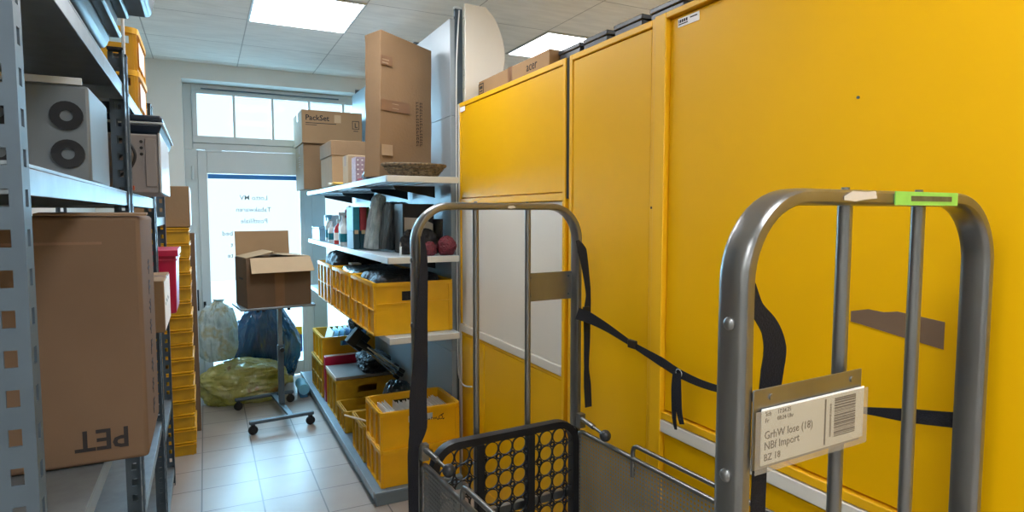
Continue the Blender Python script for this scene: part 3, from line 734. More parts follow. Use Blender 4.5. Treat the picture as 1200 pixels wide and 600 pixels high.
# ------------------------------------------------------------------ goods on the lower shelf
ZM = 1.337
r = thing('clear_box', 'clear plastic box at the far end of the lower shelf', 'box', (.97, 5.62, ZM))
MB().bx(-.1, .1, -.2, .2, 0, .1).build('box_body', M_['clearbox'], r, .004)
MB().bx(-.103, .103, -.203, .203, .1, .115).build('lid', M_['clearbox'], r, .003)
o = MB().bx(-.06, .06, -.1, .1, 0, .1).build('white_carton', M_['paper'], None, .003, loc=(1.02, 5.62, ZM+.1155)); tag(o, 'small white carton on top of the clear plastic box', 'box')
o = MB().bx(-.06, .06, -.1, .1, 0, .2).build('black_case', M_['black'], None, .006, loc=(1.12, 5.25, ZM)); tag(o, 'black case behind the bottles on the lower shelf', 'case')
def bottle(label, loc, h, r_, body, cap, spray=False):
    r = thing('spray_bottle' if spray else 'bottle', label, 'bottle', loc, 0, 'bottles on the lower shelf')
    MB().lathe([(r_*.9, 0), (r_, .01), (r_, h*.55), (r_*.8, h*.68), (r_*.35, h*.78), (r_*.35, h*.84)], 20).build('bottle_body', M_[body], r)
    if spray:
        q = MB(); q.cyl((0, 0, h*.82), (0, 0, h*.9), r_*.4, n=14); q.bx(-.035, .018, -.01, .01, h*.9, h); q.bx(-.03, -.022, -.006, .006, h*.78, h*.9)
        q.build('spray_head', M_[cap], r, .002)
    else: MB().cyl((0, 0, h*.83), (0, 0, h), r_*.42, n=16).build('cap', M_[cap], r)
    MB().lathe([(r_+.0006, h*.15), (r_+.0006, h*.45)], 20).build('bottle_label', M_['teal' if body == 'bottle_w' else 'paper'], r)
bottle('white spray bottle nearest to the clear box', (.92, 5.22, ZM), .22, .035, 'bottle_w', 'blue_folder', True)
bottle('slim white bottle between the two spray bottles', (.9, 5.0, ZM), .17, .032, 'bottle_w', 'bottle_w')
bottle('red bottle with a white cap on the lower shelf', (.915, 4.8, ZM), .19, .04, 'bottle_r', 'bottle_w')
bottle('white spray bottle next to the red bottle', (.91, 4.6, ZM), .24, .035, 'bottle_w', 'bottle_w', True)
bottle('pale bottle beside the row of coloured packs', (.885, 4.44, ZM), .2, .035, 'bottle_w', 'bottle_w')
r = thing('tape_dispenser', 'white dispenser with a red roll above the bottles', 'dispenser', (1.0, 4.78, ZM))
MB().bx(-.04, .04, -.05, .05, 0, .19).build('dispenser_body', M_['bottle_w'], r, .006)
MB().ring((0, -.02, .225), (1, 0, 0), (0, 0, 1), .018, .05, (0, .04, 0), 28).build('roll', M_['bottle_r'], r)
MB().bx(-.01, .01, .022, .03, .15, .29).build('roll_arm', M_['bottle_w'], r, .002)
for i, (mm, lb) in enumerate((('teal', 'teal pack at the left of the coloured row'), ('redp', 'red pack in the coloured row'), ('greenp', 'green pack in the coloured row'), ('dteal', 'dark teal pack at the right of the coloured row'))):
    r = thing('envelope_pack', lb, 'pack', (.848+.025+.0445*i, 4.1, ZM), 0, 'coloured packs on the lower shelf')
    MB().bx(-.021, .021, -.1, .1, .12, .275).build('upper_sleeve', M_[mm], r, .002)
    MB().bx(-.0205, .0205, -.099, .099, 0, .12).build('lower_sleeve', M_['dteal'], r, .002)
    MB().bx(-.012, .012, -.1012, -.1002, .1, .125).build('band', M_['card_pale'], r, smooth=False)
o = blob('plastic_bundle', .03, .07, .34, M_['wrap'], None, 31, .05, 4, (.93, 3.86, ZM+.009), stretch=(2.5, 2.5, .35), folds=.4); o.rotation_euler = (0, .19, .2); tag(o, 'bundle in clear wrinkled plastic leaning beside the coloured packs', 'bundle')
o = blob('mail_pouch', .036, .07, .29, M_['dark_wrap'], None, 33, .04, 5, (1.0, 3.72, ZM+.009), stretch=(2, 2, .4)); o.rotation_euler = (0, .12, .2); tag(o, 'dark green-grey pouch standing beside the clear bundle', 'pouch')
o = blob('mail_pouch', .034, .07, .285, M_['dark_wrap'], None, 35, .04, 5, (1.088, 3.76, ZM+.009), stretch=(2, 2, .4)); o.rotation_euler = (0, .1, .2); tag(o, 'dark pouch standing in front of the black organiser with the cream card', 'pouch')
r = thing('black_organiser', 'black open organiser holding a cream card on the lower shelf', 'organiser', (1.14, 3.5, ZM))
b = MB(); b.bx(-.125, .12, .1, .112, 0, .29); b.bx(-.125, .12, -.06, .1, 0, .012); b.bx(-.125, -.115, -.06, .1, .012, .29); b.bx(.11, .12, -.06, .1, .012, .2)
b.build('organiser_body', M_['black'], r, .003)
b = MB().prism([(0, 0), (.2, -.03), (.2, .05), (.12, .085), (0, .09)], (-.1, .06, .12), (1, 0, 0), (0, 0, 1), (0, .02, 0)); b.build('cream_card', M_['old_paper'], r, .002)
bundle('pouch', 'black pouch lying in front of the organiser', 'pouch', .1, .04, .13, (1.1, 3.385, ZM), 'black_wrap', 41, .12)
for i, (x, y, s_, lb) in enumerate(((1.115, 3.262, .036, 'smaller dark red netted roll behind the cage bar'), (1.215, 3.262, .05, 'larger dark red netted roll at the shelf end'))):
    r = thing('netted_roll', lb, 'roll', (x, y, ZM), 0, 'red netted rolls')
    blob('net_ball', s_, s_, s_*2, M_['red_net'], r, 50+i, .08, 2)
    MB().cyl((0, 0, s_*1.95), (0, 0, s_*2.15), s_*.25, n=10).build('net_knot', M_['black'], r)
r = thing('marker_pen', 'small upright white pen on the near edge of the lower shelf', 'pen', (.96, 3.3, ZM))
MB().cyl((0, 0, 0), (0, 0, .05), .006, n=10).build('barrel', M_['bottle_w'], r); MB().cyl((0, 0, .05), (0, 0, .075), .005, n=10).build('cap', M_['rod'], r)

# ------------------------------------------------------------------ roll cage
cg = thing('roll_cage', 'zinc-plated roll cage trolley in front of the yellow cabinets', 'trolley', (.92, 1.2325, 0), math.radians(2.83))
HW, HL, TOP = .318, .628, 1.605
prof = []
for a in range(16):
    t_ = 2*PI*a/16; ca, sa = math.cos(t_), math.sin(t_)
    prof.append((.012*math.copysign(abs(ca)**.6, ca), .0245*math.copysign(abs(sa)**.6, sa)))
def end_frame(y, front):
    R_ = .115; w_ = HW-.012; h_ = TOP-.012; wl = w_+(.02 if front else 0)
    pts = [(-wl, y, .16), (-wl, y, .6), (-wl, y, 1.1), (-wl, y, h_-R_)]
    pts += [(-wl+R_-R_*math.cos(PI/2*k/12), y, h_-R_+R_*math.sin(PI/2*k/12)) for k in range(1, 13)]
    pts += [(w_-R_+R_*math.sin(PI/2*k/12), y, h_-R_+R_*math.cos(PI/2*k/12)) for k in range(0, 13)]
    pts += [(w_, y, 1.1), (w_, y, .6), (w_, y, .16)]
    b = MB(); b.sweep(pts, prof, (0, 1, 0))
    fr = b.build('end_frame', M_['chrome'], cg)
    for x in (-.097, .102):
        MB().tube([(x, y, .2), (x, y, h_-.008)], .0105, 14).build('bar', M_['chrome'], fr)
        MB().cyl((x, y, h_+.0115), (x, y, h_+.0155), .006, n=12).build('bolt', M_['chrome'], fr)
    for z in (.25, .55):
        MB().bx(-w_+.012, w_-.012, y-.01, y+.01, z-.015, z+.015).build('cross_rail', M_['chrome'], fr, .003)
    for z in (1.425, 1.22, 1.0, .8):
        for sx in (-1, 1):
            b = MB(); b.lathe([(.009, 0), (.009, .002), (.0055, .005), (.001, .0055)], 14, Matrix.Translation(((w_ if sx > 0 else -wl)+sx*.0118, y, z)) @ Matrix.Rotation(sx*PI/2, 4, 'Y'))
            b.build('rivet', M_['chrome'], fr)
    return fr
fb = end_frame(HL, False); ff = end_frame(-HL, True)
# label plate, far frame (we see its back) and near frame
def plate(fr, x0, x1, y, z0, z1):
    b = MB(); b.bx(x0, x1, y-.0012, y+.0012, z0, z1)
    p_ = b.build('label_plate', M_['chrome'], fr, .001)
    return p_
p1 = plate(fb, .105, HW-.02, HL+.014, 1.262, 1.362)
for x in (.28, .12):
    for z in (1.28, 1.345): MB().cyl((x, HL+.0115, z), (x, HL+.013, z), .004, n=10).build('rivet', M_['steel_dark'], p1)
YP = -HL-.027
p2 = plate(ff, -.322, -.085, YP, 1.232, 1.34)
for x in (-.288, -.11): MB().cyl((x, YP-.0012, 1.327), (x, YP-.0035, 1.327), .0045, n=14).build('rivet', M_['chrome'], p2)
MB().bx(-.322, -.076, YP-.0065, YP-.0055, 1.228, 1.312).build('clear_pocket', M_['clear'], p2, .0004, smooth=False)
lp = MB().bx(-.309, -.084, YP-.005, YP-.0035, 1.238, 1.314).build('paper_label', M_['paper'], p2, smooth=False)
yt = YP-.0052
for s_, sz, x, z in (('GrhW lose (18)', .0155, -.304, 1.273), ('NBf Import', .0155, -.304, 1.2585), ('BZ 18', .0135, -.304, 1.2435), ('Sch', .0085, -.303, 1.304), ('17.04.25', .0082, -.279, 1.304), ('08:24 Uhr', .0082, -.279, 1.295), ('Fr', .0085, -.303, 1.295)):
    text(s_, sz, M_['ink'], lp, (x, yt, z), RX, 'LEFT', 'label_print')
t = MB(); t.bx(-.1775, -.1745, yt-.0004, yt, 1.242, 1.308)
zz = 1.25; random.seed(3)
while zz < 1.305:
    h_ = random.choice((.0007, .0012, .0018, .0024)); t.bx(-.155, -.105, yt-.0004, yt, zz, zz+h_); zz += h_+random.choice((.0006, .001, .0015))
t.build('barcode', M_['ink'], lp, smooth=False)
t = MB(); zz = 1.252
while zz < 1.298:
    h_ = random.uniform(.0008, .002); t.bx(-.1655, -.162, yt-.0004, yt, zz, zz+h_); zz += h_+.0009
t.build('small_print', M_['ink'], lp, smooth=False)
# stickers on the near top bar
zt = TOP
MB().bx(-.012, .17, -HL-.0262, -HL-.0245, zt-.0225, zt-.0015).build('green_sticker', M_['green_label'], ff, smooth=False)
MB().bx(.03, .15, -HL-.0268, -HL-.0262, zt-.016, zt-.008).build('worn_print', M_['smudge'], ff, smooth=False)
t = MB().prism([(-.1, .004), (-.08, .012), (-.045, .011), (-.025, .013), (-.02, .002), (-.05, 0), (-.075, -.003), (-.1, -.001)], (-.02-.02, -HL-.0253, zt-.015), (1, 0, 0), (0, 0, 1), (0, -.0008, 0)); t.build('paper_residue', M_['old_paper'], ff, smooth=False)
t = MB().prism([(0, 0), (.02, .004), (.03, -.004), (.012, -.008), (0, -.006)], (.01, HL-.0253, TOP-.012), (1, 0, 0), (0, 0, 1), (0, -.0008, 0)); t.build('paper_residue', M_['old_paper'], fb, smooth=False)
# black plastic grid panel in the far end
GYl = HL-.045; gx0, gx1, gz0, gz1, gr = -.283, .283, .22, .845, .075
def rr(x0, x1, z0, z1, r, n=8):
    P = []
    for cx, cz, a in ((x1-r, z1-r, 0), (x0+r, z1-r, PI/2), (x0+r, z0+r, PI), (x1-r, z0+r, 1.5*PI)):
        P += [(cx+r*math.cos(a+PI/2*k/n), GYl, cz+r*math.sin(a+PI/2*k/n)) for k in range(n+1)]
    return P
b = MB(); b.sweep(rr(gx0+.015, gx1-.015, gz0+.015, gz1-.015, gr), [(-.012, -.017), (.012, -.017), (.014, 0), (.012, .017), (-.012, .017), (-.014, 0)], (0, 1, 0), True)
gp = b.build('grid_panel', M_['blackgrid'], cg)
for x in (-.108, .085): MB().bx(x-.014, x+.014, GYl-.014, GYl+.012, gz0+.03, gz1-.03).build('grid_bar', M_['blackgrid'], gp, .003)
b = MB(); pt = .0535
nx = int((gx1-gx0-.06)/pt)+1; nz = int((gz1-gz0-.06)/pt)+1
for i in range(nx):
    for j in range(nz):
        x = gx0+.03+pt*(i+.5); z = gz1-.03-pt*(j+.5)
        b.ring((x, GYl-.006, z), (1, 0, 0), (0, 0, 1), pt/2-.0022, pt/2+.0006, (0, .007, 0), 24)
        if i < nx-1 and j < nz-1: b.ring((x+pt/2, GYl-.006, z-pt/2), (1, 0, 0), (0, 0, 1), .0055, .0105, (0, .007, 0), 12)
b.build('ring_lattice', M_['blackgrid'], gp)
# side gates of perforated sheet with latches and handles
for sx in (-1, 1):
    x = sx*(HW-.018)
    b = MB(); y0, y1, z0, z1, rr_ = -HL+.03, HL-.03, .2, .785, .03
    P = []
    for cy, cz, a in ((y1-rr_, z1-rr_, 0), (y0+rr_, z1-rr_, PI/2), (y0+rr_, z0+rr_, PI), (y1-rr_, z0+rr_, 1.5*PI)):
        P += [(x, cy+rr_*math.cos(a+PI/2*k/6), cz+rr_*math.sin(a+PI/2*k/6)) for k in range(7)]
    b.tube(P, .0085, 10, True)
    gt = b.build('side_gate', M_['chrome'], cg)
    MB().bx(x-.0012, x+.0012, y0+.004, y1-.004, z0+.004, z1-.004).build('perforated_sheet', M_['perf'], gt, smooth=False)
    ya, yb = -.28, .3; zt_ = z1+.045; q = .025
    P = [(x, yb, z1-.06), (x, yb, zt_-q)] + [(x, yb-q+q*math.cos(PI/2*k/6), zt_-q+q*math.sin(PI/2*k/6)) for k in range(1, 7)] + [(x, ya+q-q*math.sin(PI/2*k/6), zt_-q+q*math.cos(PI/2*k/6)) for k in range(0, 7)] + [(x, ya, z1-.06)]
    MB().tube(P, .0075, 10).build('handle', M_['chrome'], gt)
    lt = MB(); lt.cyl((x-sx*.0, HL-.03, .835), (x-sx*.008, HL-.13, .828), .009, n=12); lt.cyl((x-sx*.008, HL-.13, .828), (x-sx*.012, HL-.19, .823), .0055, n=10); lt.bx(x-.012, x+.012, HL-.055, HL-.03, .8, .85)
    l_ = lt.build('latch', M_['chrome'], gt)
    MB().lathe([(.002, -.019)]+[(.0195*math.sin(PI*k/12), -.0195*math.cos(PI*k/12)) for k in range(1, 12)]+[(.002, .019)], 20, Matrix.Translation((x-sx*.014, HL-.203, .822))).build('ball_knob', M_['ball'], l_)
# deck and castors
b = MB(); b.bx(-HW+.03, HW-.03, -HL+.03, HL-.03, .145, .165); b.build('deck', M_['perf'], cg, .002)
b = MB()
for sx in (-1, 1): b.bx(sx*(HW-.03)-.02, sx*(HW-.03)+.02, -HL-.02, HL+.02, .13, .165)
b.build('chassis', M_['chrome'], cg, .003)
for sx in (-1, 1):
    for sy in (-1, 1):
        x, y = sx*(HW-.05), sy*(HL-.09)
        b = MB(); b.bx(x-.03, x+.03, y-.035, y+.035, .122, .13); b.bx(x-.026, x-.022, y-.02, y+.02, .05, .122); b.bx(x+.022, x+.026, y-.02, y+.02, .05, .122); b.cyl((x-.028, y, .055), (x+.028, y, .055), .006, n=10)
        cs = b.build('castor', M_['chrome'], cg)
        MB().lathe([(.02, -.018), (.052, -.017), (.055, -.01), (.055, .01), (.052, .017), (.02, .018)], 28, Matrix.Translation((x, y, .055)) @ Matrix.Rotation(PI/2, 4, 'Y')).build('wheel', M_['rubber'], cs)

# ------------------------------------------------------------------ straps
def ribbon(b, pts, wid, up, th=.0018, n=8):
    P = smooth_path(pts, n); W = []
    for i in range(len(P)):
        k = i/n; a = int(min(k, len(wid)-2)); W.append(wid[a]+(wid[a+1]-wid[a])*(k-a))
    vs = []; fs = []; U = [Vector(u) for u in up]
    for i, p in enumerate(P):
        t = (P[min(i+1, len(P)-1)]-P[max(i-1, 0)]).normalized()
        k = i/n; a = int(min(k, len(U)-2)); u = U[a].lerp(U[a+1], k-a)
        u = (u-t*u.dot(t)).normalized(); s_ = t.cross(u)
        w = W[i]/2
        vs += [p+u*w+s_*th/2, p-u*w+s_*th/2, p-u*w-s_*th/2, p+u*w-s_*th/2]
    R = len(P)
    for i in range(R-1):
        for k in range(4): fs.append((i*4+k, i*4+(k+1) % 4, (i+1)*4+(k+1) % 4, (i+1)*4+k))
    fs += [(3, 2, 1, 0), tuple((R-1)*4+k for k in range(4))]
    return b.add(vs, fs)
Z1, Y1, X1 = (0, 0, 1), (0, 1, 0), (1, 0, 0)
# tensioned strap from far right post to near right post
r = thing('lashing_strap', 'black lashing strap stretched slack across the side of the cage', 'strap', (1.2, 1.8, 1.2))
o0 = Vector((1.2, 1.8, 1.2))
def rel(P, o): return [Vector(p)-o for p in P]
b = MB(); ribbon(b, rel([(1.15, 1.797, 1.222), (1.185, 1.78, 1.208), (1.215, 1.715, 1.182), (1.23, 1.594, 1.146), (1.232, 1.45, 1.118), (1.232, 1.353, 1.099), (1.232, 1.226, 1.094), (1.233, 1.0, 1.115), (1.236, .828, 1.15), (1.242, .72, 1.168), (1.262, .648, 1.178)], o0), [.042, .04, .03, .018, .03, .026, .02, .026, .012, .028, .03], [Z1]*11)
b.build('webbing', M_['strap'], r)
b = MB(); b.tube(rel([(1.231, 1.37+.013*math.cos(2*PI*k/16), 1.102+.011*math.sin(2*PI*k/16)) for k in range(16)], o0), .0022, 8, True); b.build('buckle_ring', M_['rod'], r)
b = MB(); ribbon(b, rel([(1.229, 1.372, 1.10), (1.226, 1.366, 1.05), (1.226, 1.36, .99), (1.228, 1.35, .955)], o0), [.024, .026, .024, .02], [Y1]*4)
ribbon(b, rel([(1.23, 1.385, 1.10), (1.23, 1.39, 1.05), (1.229, 1.385, .97), (1.23, 1.378, .93)], o0), [.018, .02, .018, .01], [Y1]*4)
b.build('loose_end', M_['strap'], r)
MB().bx(-.006, .006, -.02, .02, -.014, .014).build('slide_buckle', M_['black'], r, .003, loc=Vector((1.2305, 1.59, 1.146))-o0)
# loop of strap on far right post
r = thing('lashing_strap', 'black strap hanging from the right post of the far cage end', 'strap', (1.19, 1.83, .85))
o0 = Vector((1.19, 1.83, .85))
b = MB(); ribbon(b, rel([(1.175, 1.838, 1.475), (1.184, 1.822, 1.44), (1.2, 1.82, 1.36), (1.214, 1.825, 1.28), (1.205, 1.818, 1.215), (1.207, 1.82, 1.12), (1.207, 1.822, 1.02), (1.217, 1.83, .95), (1.222, 1.83, .87)], o0), [.012, .038, .026, .02, .03, .026, .02, .03, .028], [X1]*9)
b.build('webbing', M_['strap'], r)
MB().bx(-.014, .014, -.004, .004, -.02, .02).build('buckle', M_['black'], r, .002, loc=Vector((1.2, 1.816, 1.22))-o0)
# broad strap on far left post
r = thing('lashing_strap', 'broad black strap hanging down the left post of the far cage end', 'strap', (.6, 1.82, .55))
o0 = Vector((.6, 1.82, .55))
b = MB(); ribbon(b, rel([(.592, 1.803, 1.50), (.596, 1.8, 1.44), (.592, 1.797, 1.36), (.586, 1.797, 1.25), (.58, 1.797, 1.1), (.572, 1.797, 1.0), (.569, 1.79, .91), (.552, 1.785, .85), (.55, 1.785, .78), (.55, 1.785, .6)], o0), [.01, .022, .03, .038, .048, .056, .058, .034, .034, .03], [X1]*10)
b.build('webbing', M_['strap'], r)
# strap on near left post
r = thing('lashing_strap', 'wide black strap hooked behind the label on the near cage end', 'strap', (.7, .66, .95))
o0 = Vector((.7, .66, .95))
b = MB(); ribbon(b, rel([(.712, .645, 1.465), (.725, .643, 1.43), (.749, .64, 1.399), (.761, .64, 1.365), (.757, .64, 1.333), (.75, .64, 1.288), (.739, .64, 1.237), (.736, .64, 1.185), (.733, .64, 1.0)], o0), [.02, .026, .036, .048, .048, .044, .034, .03, .03], [X1]*9)
b.build('webbing', M_['strap'], r)

# ------------------------------------------------------------------ steel racks on the left
def rack(label, y0, y1, shelves, x0=-.7, x1=-.2, H=2.045):
    r = thing('storage_rack', label, 'rack', (0, 0, 0), 0, 'steel storage racks')
    for x, sx in ((x0, 1), (x1, -1)):
        for y, sy in ((y0, 1), (y1, -1)):
            b = MB(); t = .003; wd = .042
            # flange along X (faces Y) with slots, flange along Y (faces X)
            def flange(f):
                f(0, .012); f(wd-.012, wd)
                return
            za = 0
            b.bx(*sorted((x, x+sx*.014)), *sorted((y, y+sy*t)), 0, H); b.bx(*sorted((x+sx*.028, x+sx*wd)), *sorted((y, y+sy*t)), 0, H)
            b.bx(*sorted((x, x+sx*t)), *sorted((y+sy*t, y+sy*.012)), 0, H); b.bx(*sorted((x, x+sx*t)), *sorted((y+sy*.026, y+sy*.038)), 0, H)
            z = 0
            while z < H-.02:
                b.bx(*sorted((x+sx*.014, x+sx*.028)), *sorted((y, y+sy*t)), z, z+.028)
                b.bx(*sorted((x, x+sx*t)), *sorted((y+sy*.012, y+sy*.026)), z, z+.028); z += .05
            u = b.build('upright', M_['steel_dark'], r)
            MB().bx(*sorted((x-sx*.001, x+sx*.04)), *sorted((y-sy*.001, y+sy*.036)), H, H+.008).build('cap', M_['black'], u, .001)
    for z in shelves:
        b = MB(); a, c = x0+.004, x1-.004
        b.bx(a, c, y0+.004, y1-.004, z-.006, z)
        b.bx(c-.003, c, y0+.004, y1-.004, z-.042, z-.006); b.bx(a, a+.003, y0+.004, y1-.004, z-.042, z-.006)
        b.bx(a+.003, c-.003, y0+.004, y0+.007, z-.042, z-.006); b.bx(a+.003, c-.003, y1-.007, y1-.004, z-.042, z-.006)
        b.build('shelf', M_['steel'], r, .001)
    return r
rack('steel rack nearest on the left, holding the tall marked carton', .95, 2.18, (.1, .55, 1.05, 1.635, 1.95))
rack('middle steel rack on the left, with yellow trays on top', 2.23, 3.2, (.1, .62, 1.1, 1.635, 1.95))
rack('short steel rack on the left furthest into the room', 3.25, 4.0, (.1, .5, 1.09, 1.55))

# tall marked carton on the near rack
r = thing('carton', 'tall brown carton marked PET upside down, sticking out of the rack', 'box', (-.39, 1.66, 1.052))
MB().bx(-.29, .268, -.17, .15, 0, .512).build('carton_body', M_['card3'], r, .008)
t = MB(); t.bx(-.05, .01, -.1712, -.1702, 0, .512); t.bx(-.29, .2, -.1712, -.1702, .455, .46); t.build('tape', M_['tape'], r, smooth=False)
tt = text('PET', .06, M_['ink'], r, (.235, -.1712, .072), (PI/2, PI, 0), 'LEFT', 'lettering', 1, .001)
t = MB(); random.seed(5)
for k in range(8):
    z = .06+.047*k
    t.bx(.2682, .2688, -.02, .03, z, z+.006); t.bx(.2682, .2688, -.012+.01*(k % 3), -.004+.01*(k % 3), z-.012, z+.022); t.bx(.2682, .2688, -.015, .022, z+.014, z+.019)
t.build('side_print', M_['ink'], r, smooth=False)
b = MB().prism([(0, 0), (.19, .0), (.19, .05), (0, .05)], (.09, -.172, .513), (1, 0, 0), (0, 1, .06), (0, 0, .004)); b.build('torn_flap', M_['card2'], r, smooth=False)

# devices on the near rack
r = thing('loudspeaker_cabinet', 'grey metal device with round vents behind the near rack post', 'device', (-.42, 1.74, 1.636))
MB().bx(-.21, .205, -.14, .14, 0, .205).build('casing', M_['devgrey'], r, .006)
for z in (.06, .14):
    for x in (.165, .05, -.06):
        MB().ring((x, -.1405, z), (1, 0, 0), (0, 0, 1), .012, .03, (0, -.006, 0), 24).build('vent', M_['black'], r)
MB().bx(-.2, .195, -.1403, -.146, .2055, .22).build('rail', M_['frame_white'], r, .001)
# dark stacked trays on top of the near rack
for i, (x1_, zt_, y1_, h_) in enumerate(((-.165, 1.951, 1.78, .05), (-.15, 2.003, 1.8, .05), (-.075, 2.056, 1.86, .08))):
    lb = ('lowest of the dark trays on the near rack top', 'middle dark tray on the near rack top', 'topmost dark tray on the near rack, reaching out furthest')[i]
    r = thing('plastic_tray', lb, 'tray', (x1_-.25, y1_-.35, zt_), 0, 'dark trays on the near rack')
    MB().bx(-.22, .22, -.31, .31, 0, h_-.012, None, (.012, .012)).build('tray_body', M_['tray_dark'], r, .012)
    MB().bx(-.25, .25, -.34, .34, h_-.012, h_).build('rim', M_['tray_dark'], r, .005)

# middle rack: computer, tray on it, small crates on top
r = thing('computer_case', 'small grey computer case with loose cables, behind the near rack', 'computer', (-.285, 2.53, 1.636))
MB().bx(-.16, .155, -.2, .3, 0, .19).build('case_body', M_['pcgrey'], r, .005)
MB().bx(.1552, .1625, -.205, .3, .001, .195).build('side_panel', M_['pcside'], r, .002)
t = MB(); t.bx(.118, .15, -.206, -.2005, .02, .175); t.build('drive_bay', M_['pcgrey'], r, .002)
t = MB()
for z in (.165, .145, .125): t.cyl((.108, -.2003, z), (.108, -.204, z), .005, n=12)
t.build('button', M_['black'], r)
for P in ([(.03, -.2, .175), (.07, -.222, .165), (.092, -.226, .12), (.075, -.222, .075), (.04, -.212, .05)], [(.03, -.2, .1), (.055, -.216, .12), (.075, -.22, .15), (.06, -.214, .17), (.035, -.205, .16)]):
    MB().tube(smooth_path(P, 8), .0045, 8).build('cable', M_['black'], r)
t = MB(); t.tube(smooth_path([(.07, -.21, .07), (.075, -.225, .04), (.072, -.22, .022)], 6), .004, 8); t.bx(.06, .086, -.228, -.208, .008, .022); t.build('plug', M_['copper'], r)
r = thing('flatbed_scanner', 'dark flat scanner lying on the grey computer case', 'scanner', (-.3, 2.7, 1.8335))
MB().bx(-.15, .17, -.32, .36, 0, .03, None, (.012, .012)).build('scanner_bed', M_['navy'], r, .006)
MB().bx(-.165, .186, -.335, .375, .03, .037).build('edge_band', M_['shelf'], r, .002)
MB().bx(-.16, .182, -.33, .37, .0375, .06).build('scanner_lid', M_['navy'], r, .008)
tr0 = crate('small_crate', 'lower small yellow crate on top of the middle rack', .2, .4, .155, (-.305, 2.93, 1.951), 0, 'crate_far', 'small yellow crates on the middle rack', nrib=3, midrib=False)
MB().bx(.0955, .0975, -.12, .1, .03, .12).build('white_tag', M_['paper'], tr0, smooth=False)
r = copy_tree(tr0); r.location = (-.305, 2.93, 2.107); r['label'] = 'upper small yellow crate on top of the middle rack'

# far rack: magenta bin, white carton
r = thing('storage_bin', 'magenta plastic bin with a rim on the far rack', 'bin', (-.27, 3.5, 1.091))
b = MB(); b.bx(-.11, .135, -.17, .17, 0, .29, None, (.006, .006)); b.build('bin_body', M_['magenta'], r, .008)
b = MB(); b.bx(-.125, .15, -.185, .185, .275, .305); b.bx(-.12, .146, -.18, .18, .255, .26); b.build('rim', M_['magenta'], r, .004)
r = carton('carton', 'brown carton with a white side, in front of the magenta bin', .25, .4, .205, (-.277, 2.945, 1.103), 0, 'card2')
MB().bx(.1252, .1262, -.195, .195, .008, .198).build('white_side', M_['paper'], r, smooth=False)
t = MB()
for k in range(5): t.bx(.1262, .1266, -.15+.05*k, -.12+.05*k, .1+.01*(k % 2), .112+.01*(k % 2))
t.build('print', M_['ink_grey'], r, smooth=False)

# tall stack of shallow yellow crates
order = ['topmost', 'second from the top', 'third from the top', 'fourth from the top', 'fifth from the top', 'sixth from the top', 'seventh from the top', 'eighth from the top', 'eighth from the bottom', 'seventh from the bottom', 'sixth from the bottom', 'fifth from the bottom', 'fourth from the bottom', 'third from the bottom', 'second from the bottom', 'lowest']
nst = 16; ph = 1.478/nst; st0 = None
for i in range(nst):
    lb = 'shallow yellow crate, %s of the tall stack by the door' % order[nst-1-i]
    loc = (-.297+.003*math.sin(i*2.3), 4.61+.003*math.cos(i*1.9), ph*i)
    if st0 is None:
        st0 = r = thing('shallow_crate', lb, 'crate', loc, 0, 'tall stack of shallow yellow crates')
        b = MB(); X, Y = .19, .18; h = ph-.001
        b.bx(.07, X, -Y, -Y+.006, 0, h); b.bx(-X, .07, -Y, -Y+.006, 0, .02); b.bx(-X, .07, -Y, -Y+.006, h-.026, h); b.bx(-X, X, Y-.006, Y, 0, h); b.bx(-X, -X+.006, -Y+.006, Y-.006, 0, h); b.bx(X-.006, X, -Y+.006, Y-.006, 0, h); b.bx(-X+.006, X-.006, -Y+.006, Y-.006, 0, .006)
        q = b
        for x in (-X+.01, -.09, 0, .06, X-.01): q.bx(x-.006, x+.006, -Y-.01, -Y, 0, h)
        for y in (-Y+.01, -.06, .06, Y-.01): q.bx(X, X+.01, y-.006, y+.006, 0, h)
        b.build('crate_body', M_['crate_old'], r)
        q = MB()
        for z in (h-.022, h-.006):
            q.bx(-X-.01, X+.013, -Y-.018, -Y, z, z+.006); q.bx(X, X+.013, -Y, Y+.01, z, z+.006); q.bx(-X-.01, X+.013, Y, Y+.01, z, z+.006); q.bx(-X-.01, -X, -Y, Y, z, z+.006)
        q.build('rim', M_['crate_far'], r)
    else: r = copy_tree(st0); r.location = loc; r['label'] = lb
r = carton('carton', 'brown carton on top of the tall stack of shallow crates', .34, .34, .26, (-.255, 4.61, ph*nst+.004), 0, 'card2')
MB().bx(.1702, .1712, -.165, .165, .01, .25).build('white_side', M_['pcside'], r, smooth=False)
r = thing('flattened_carton', 'flattened pale carton standing on edge behind the tall crate stack', 'cardboard', (-.2, 4.96, 0))
MB().bx(-.25, .13, -.06, .06, 0, 1.43).build('cardboard_sheets', M_['card3'], r, .004)
MB().bx(.1302, .1318, -.058, .058, .5, 1.42).build('white_edge', M_['pcside'], r, smooth=False)

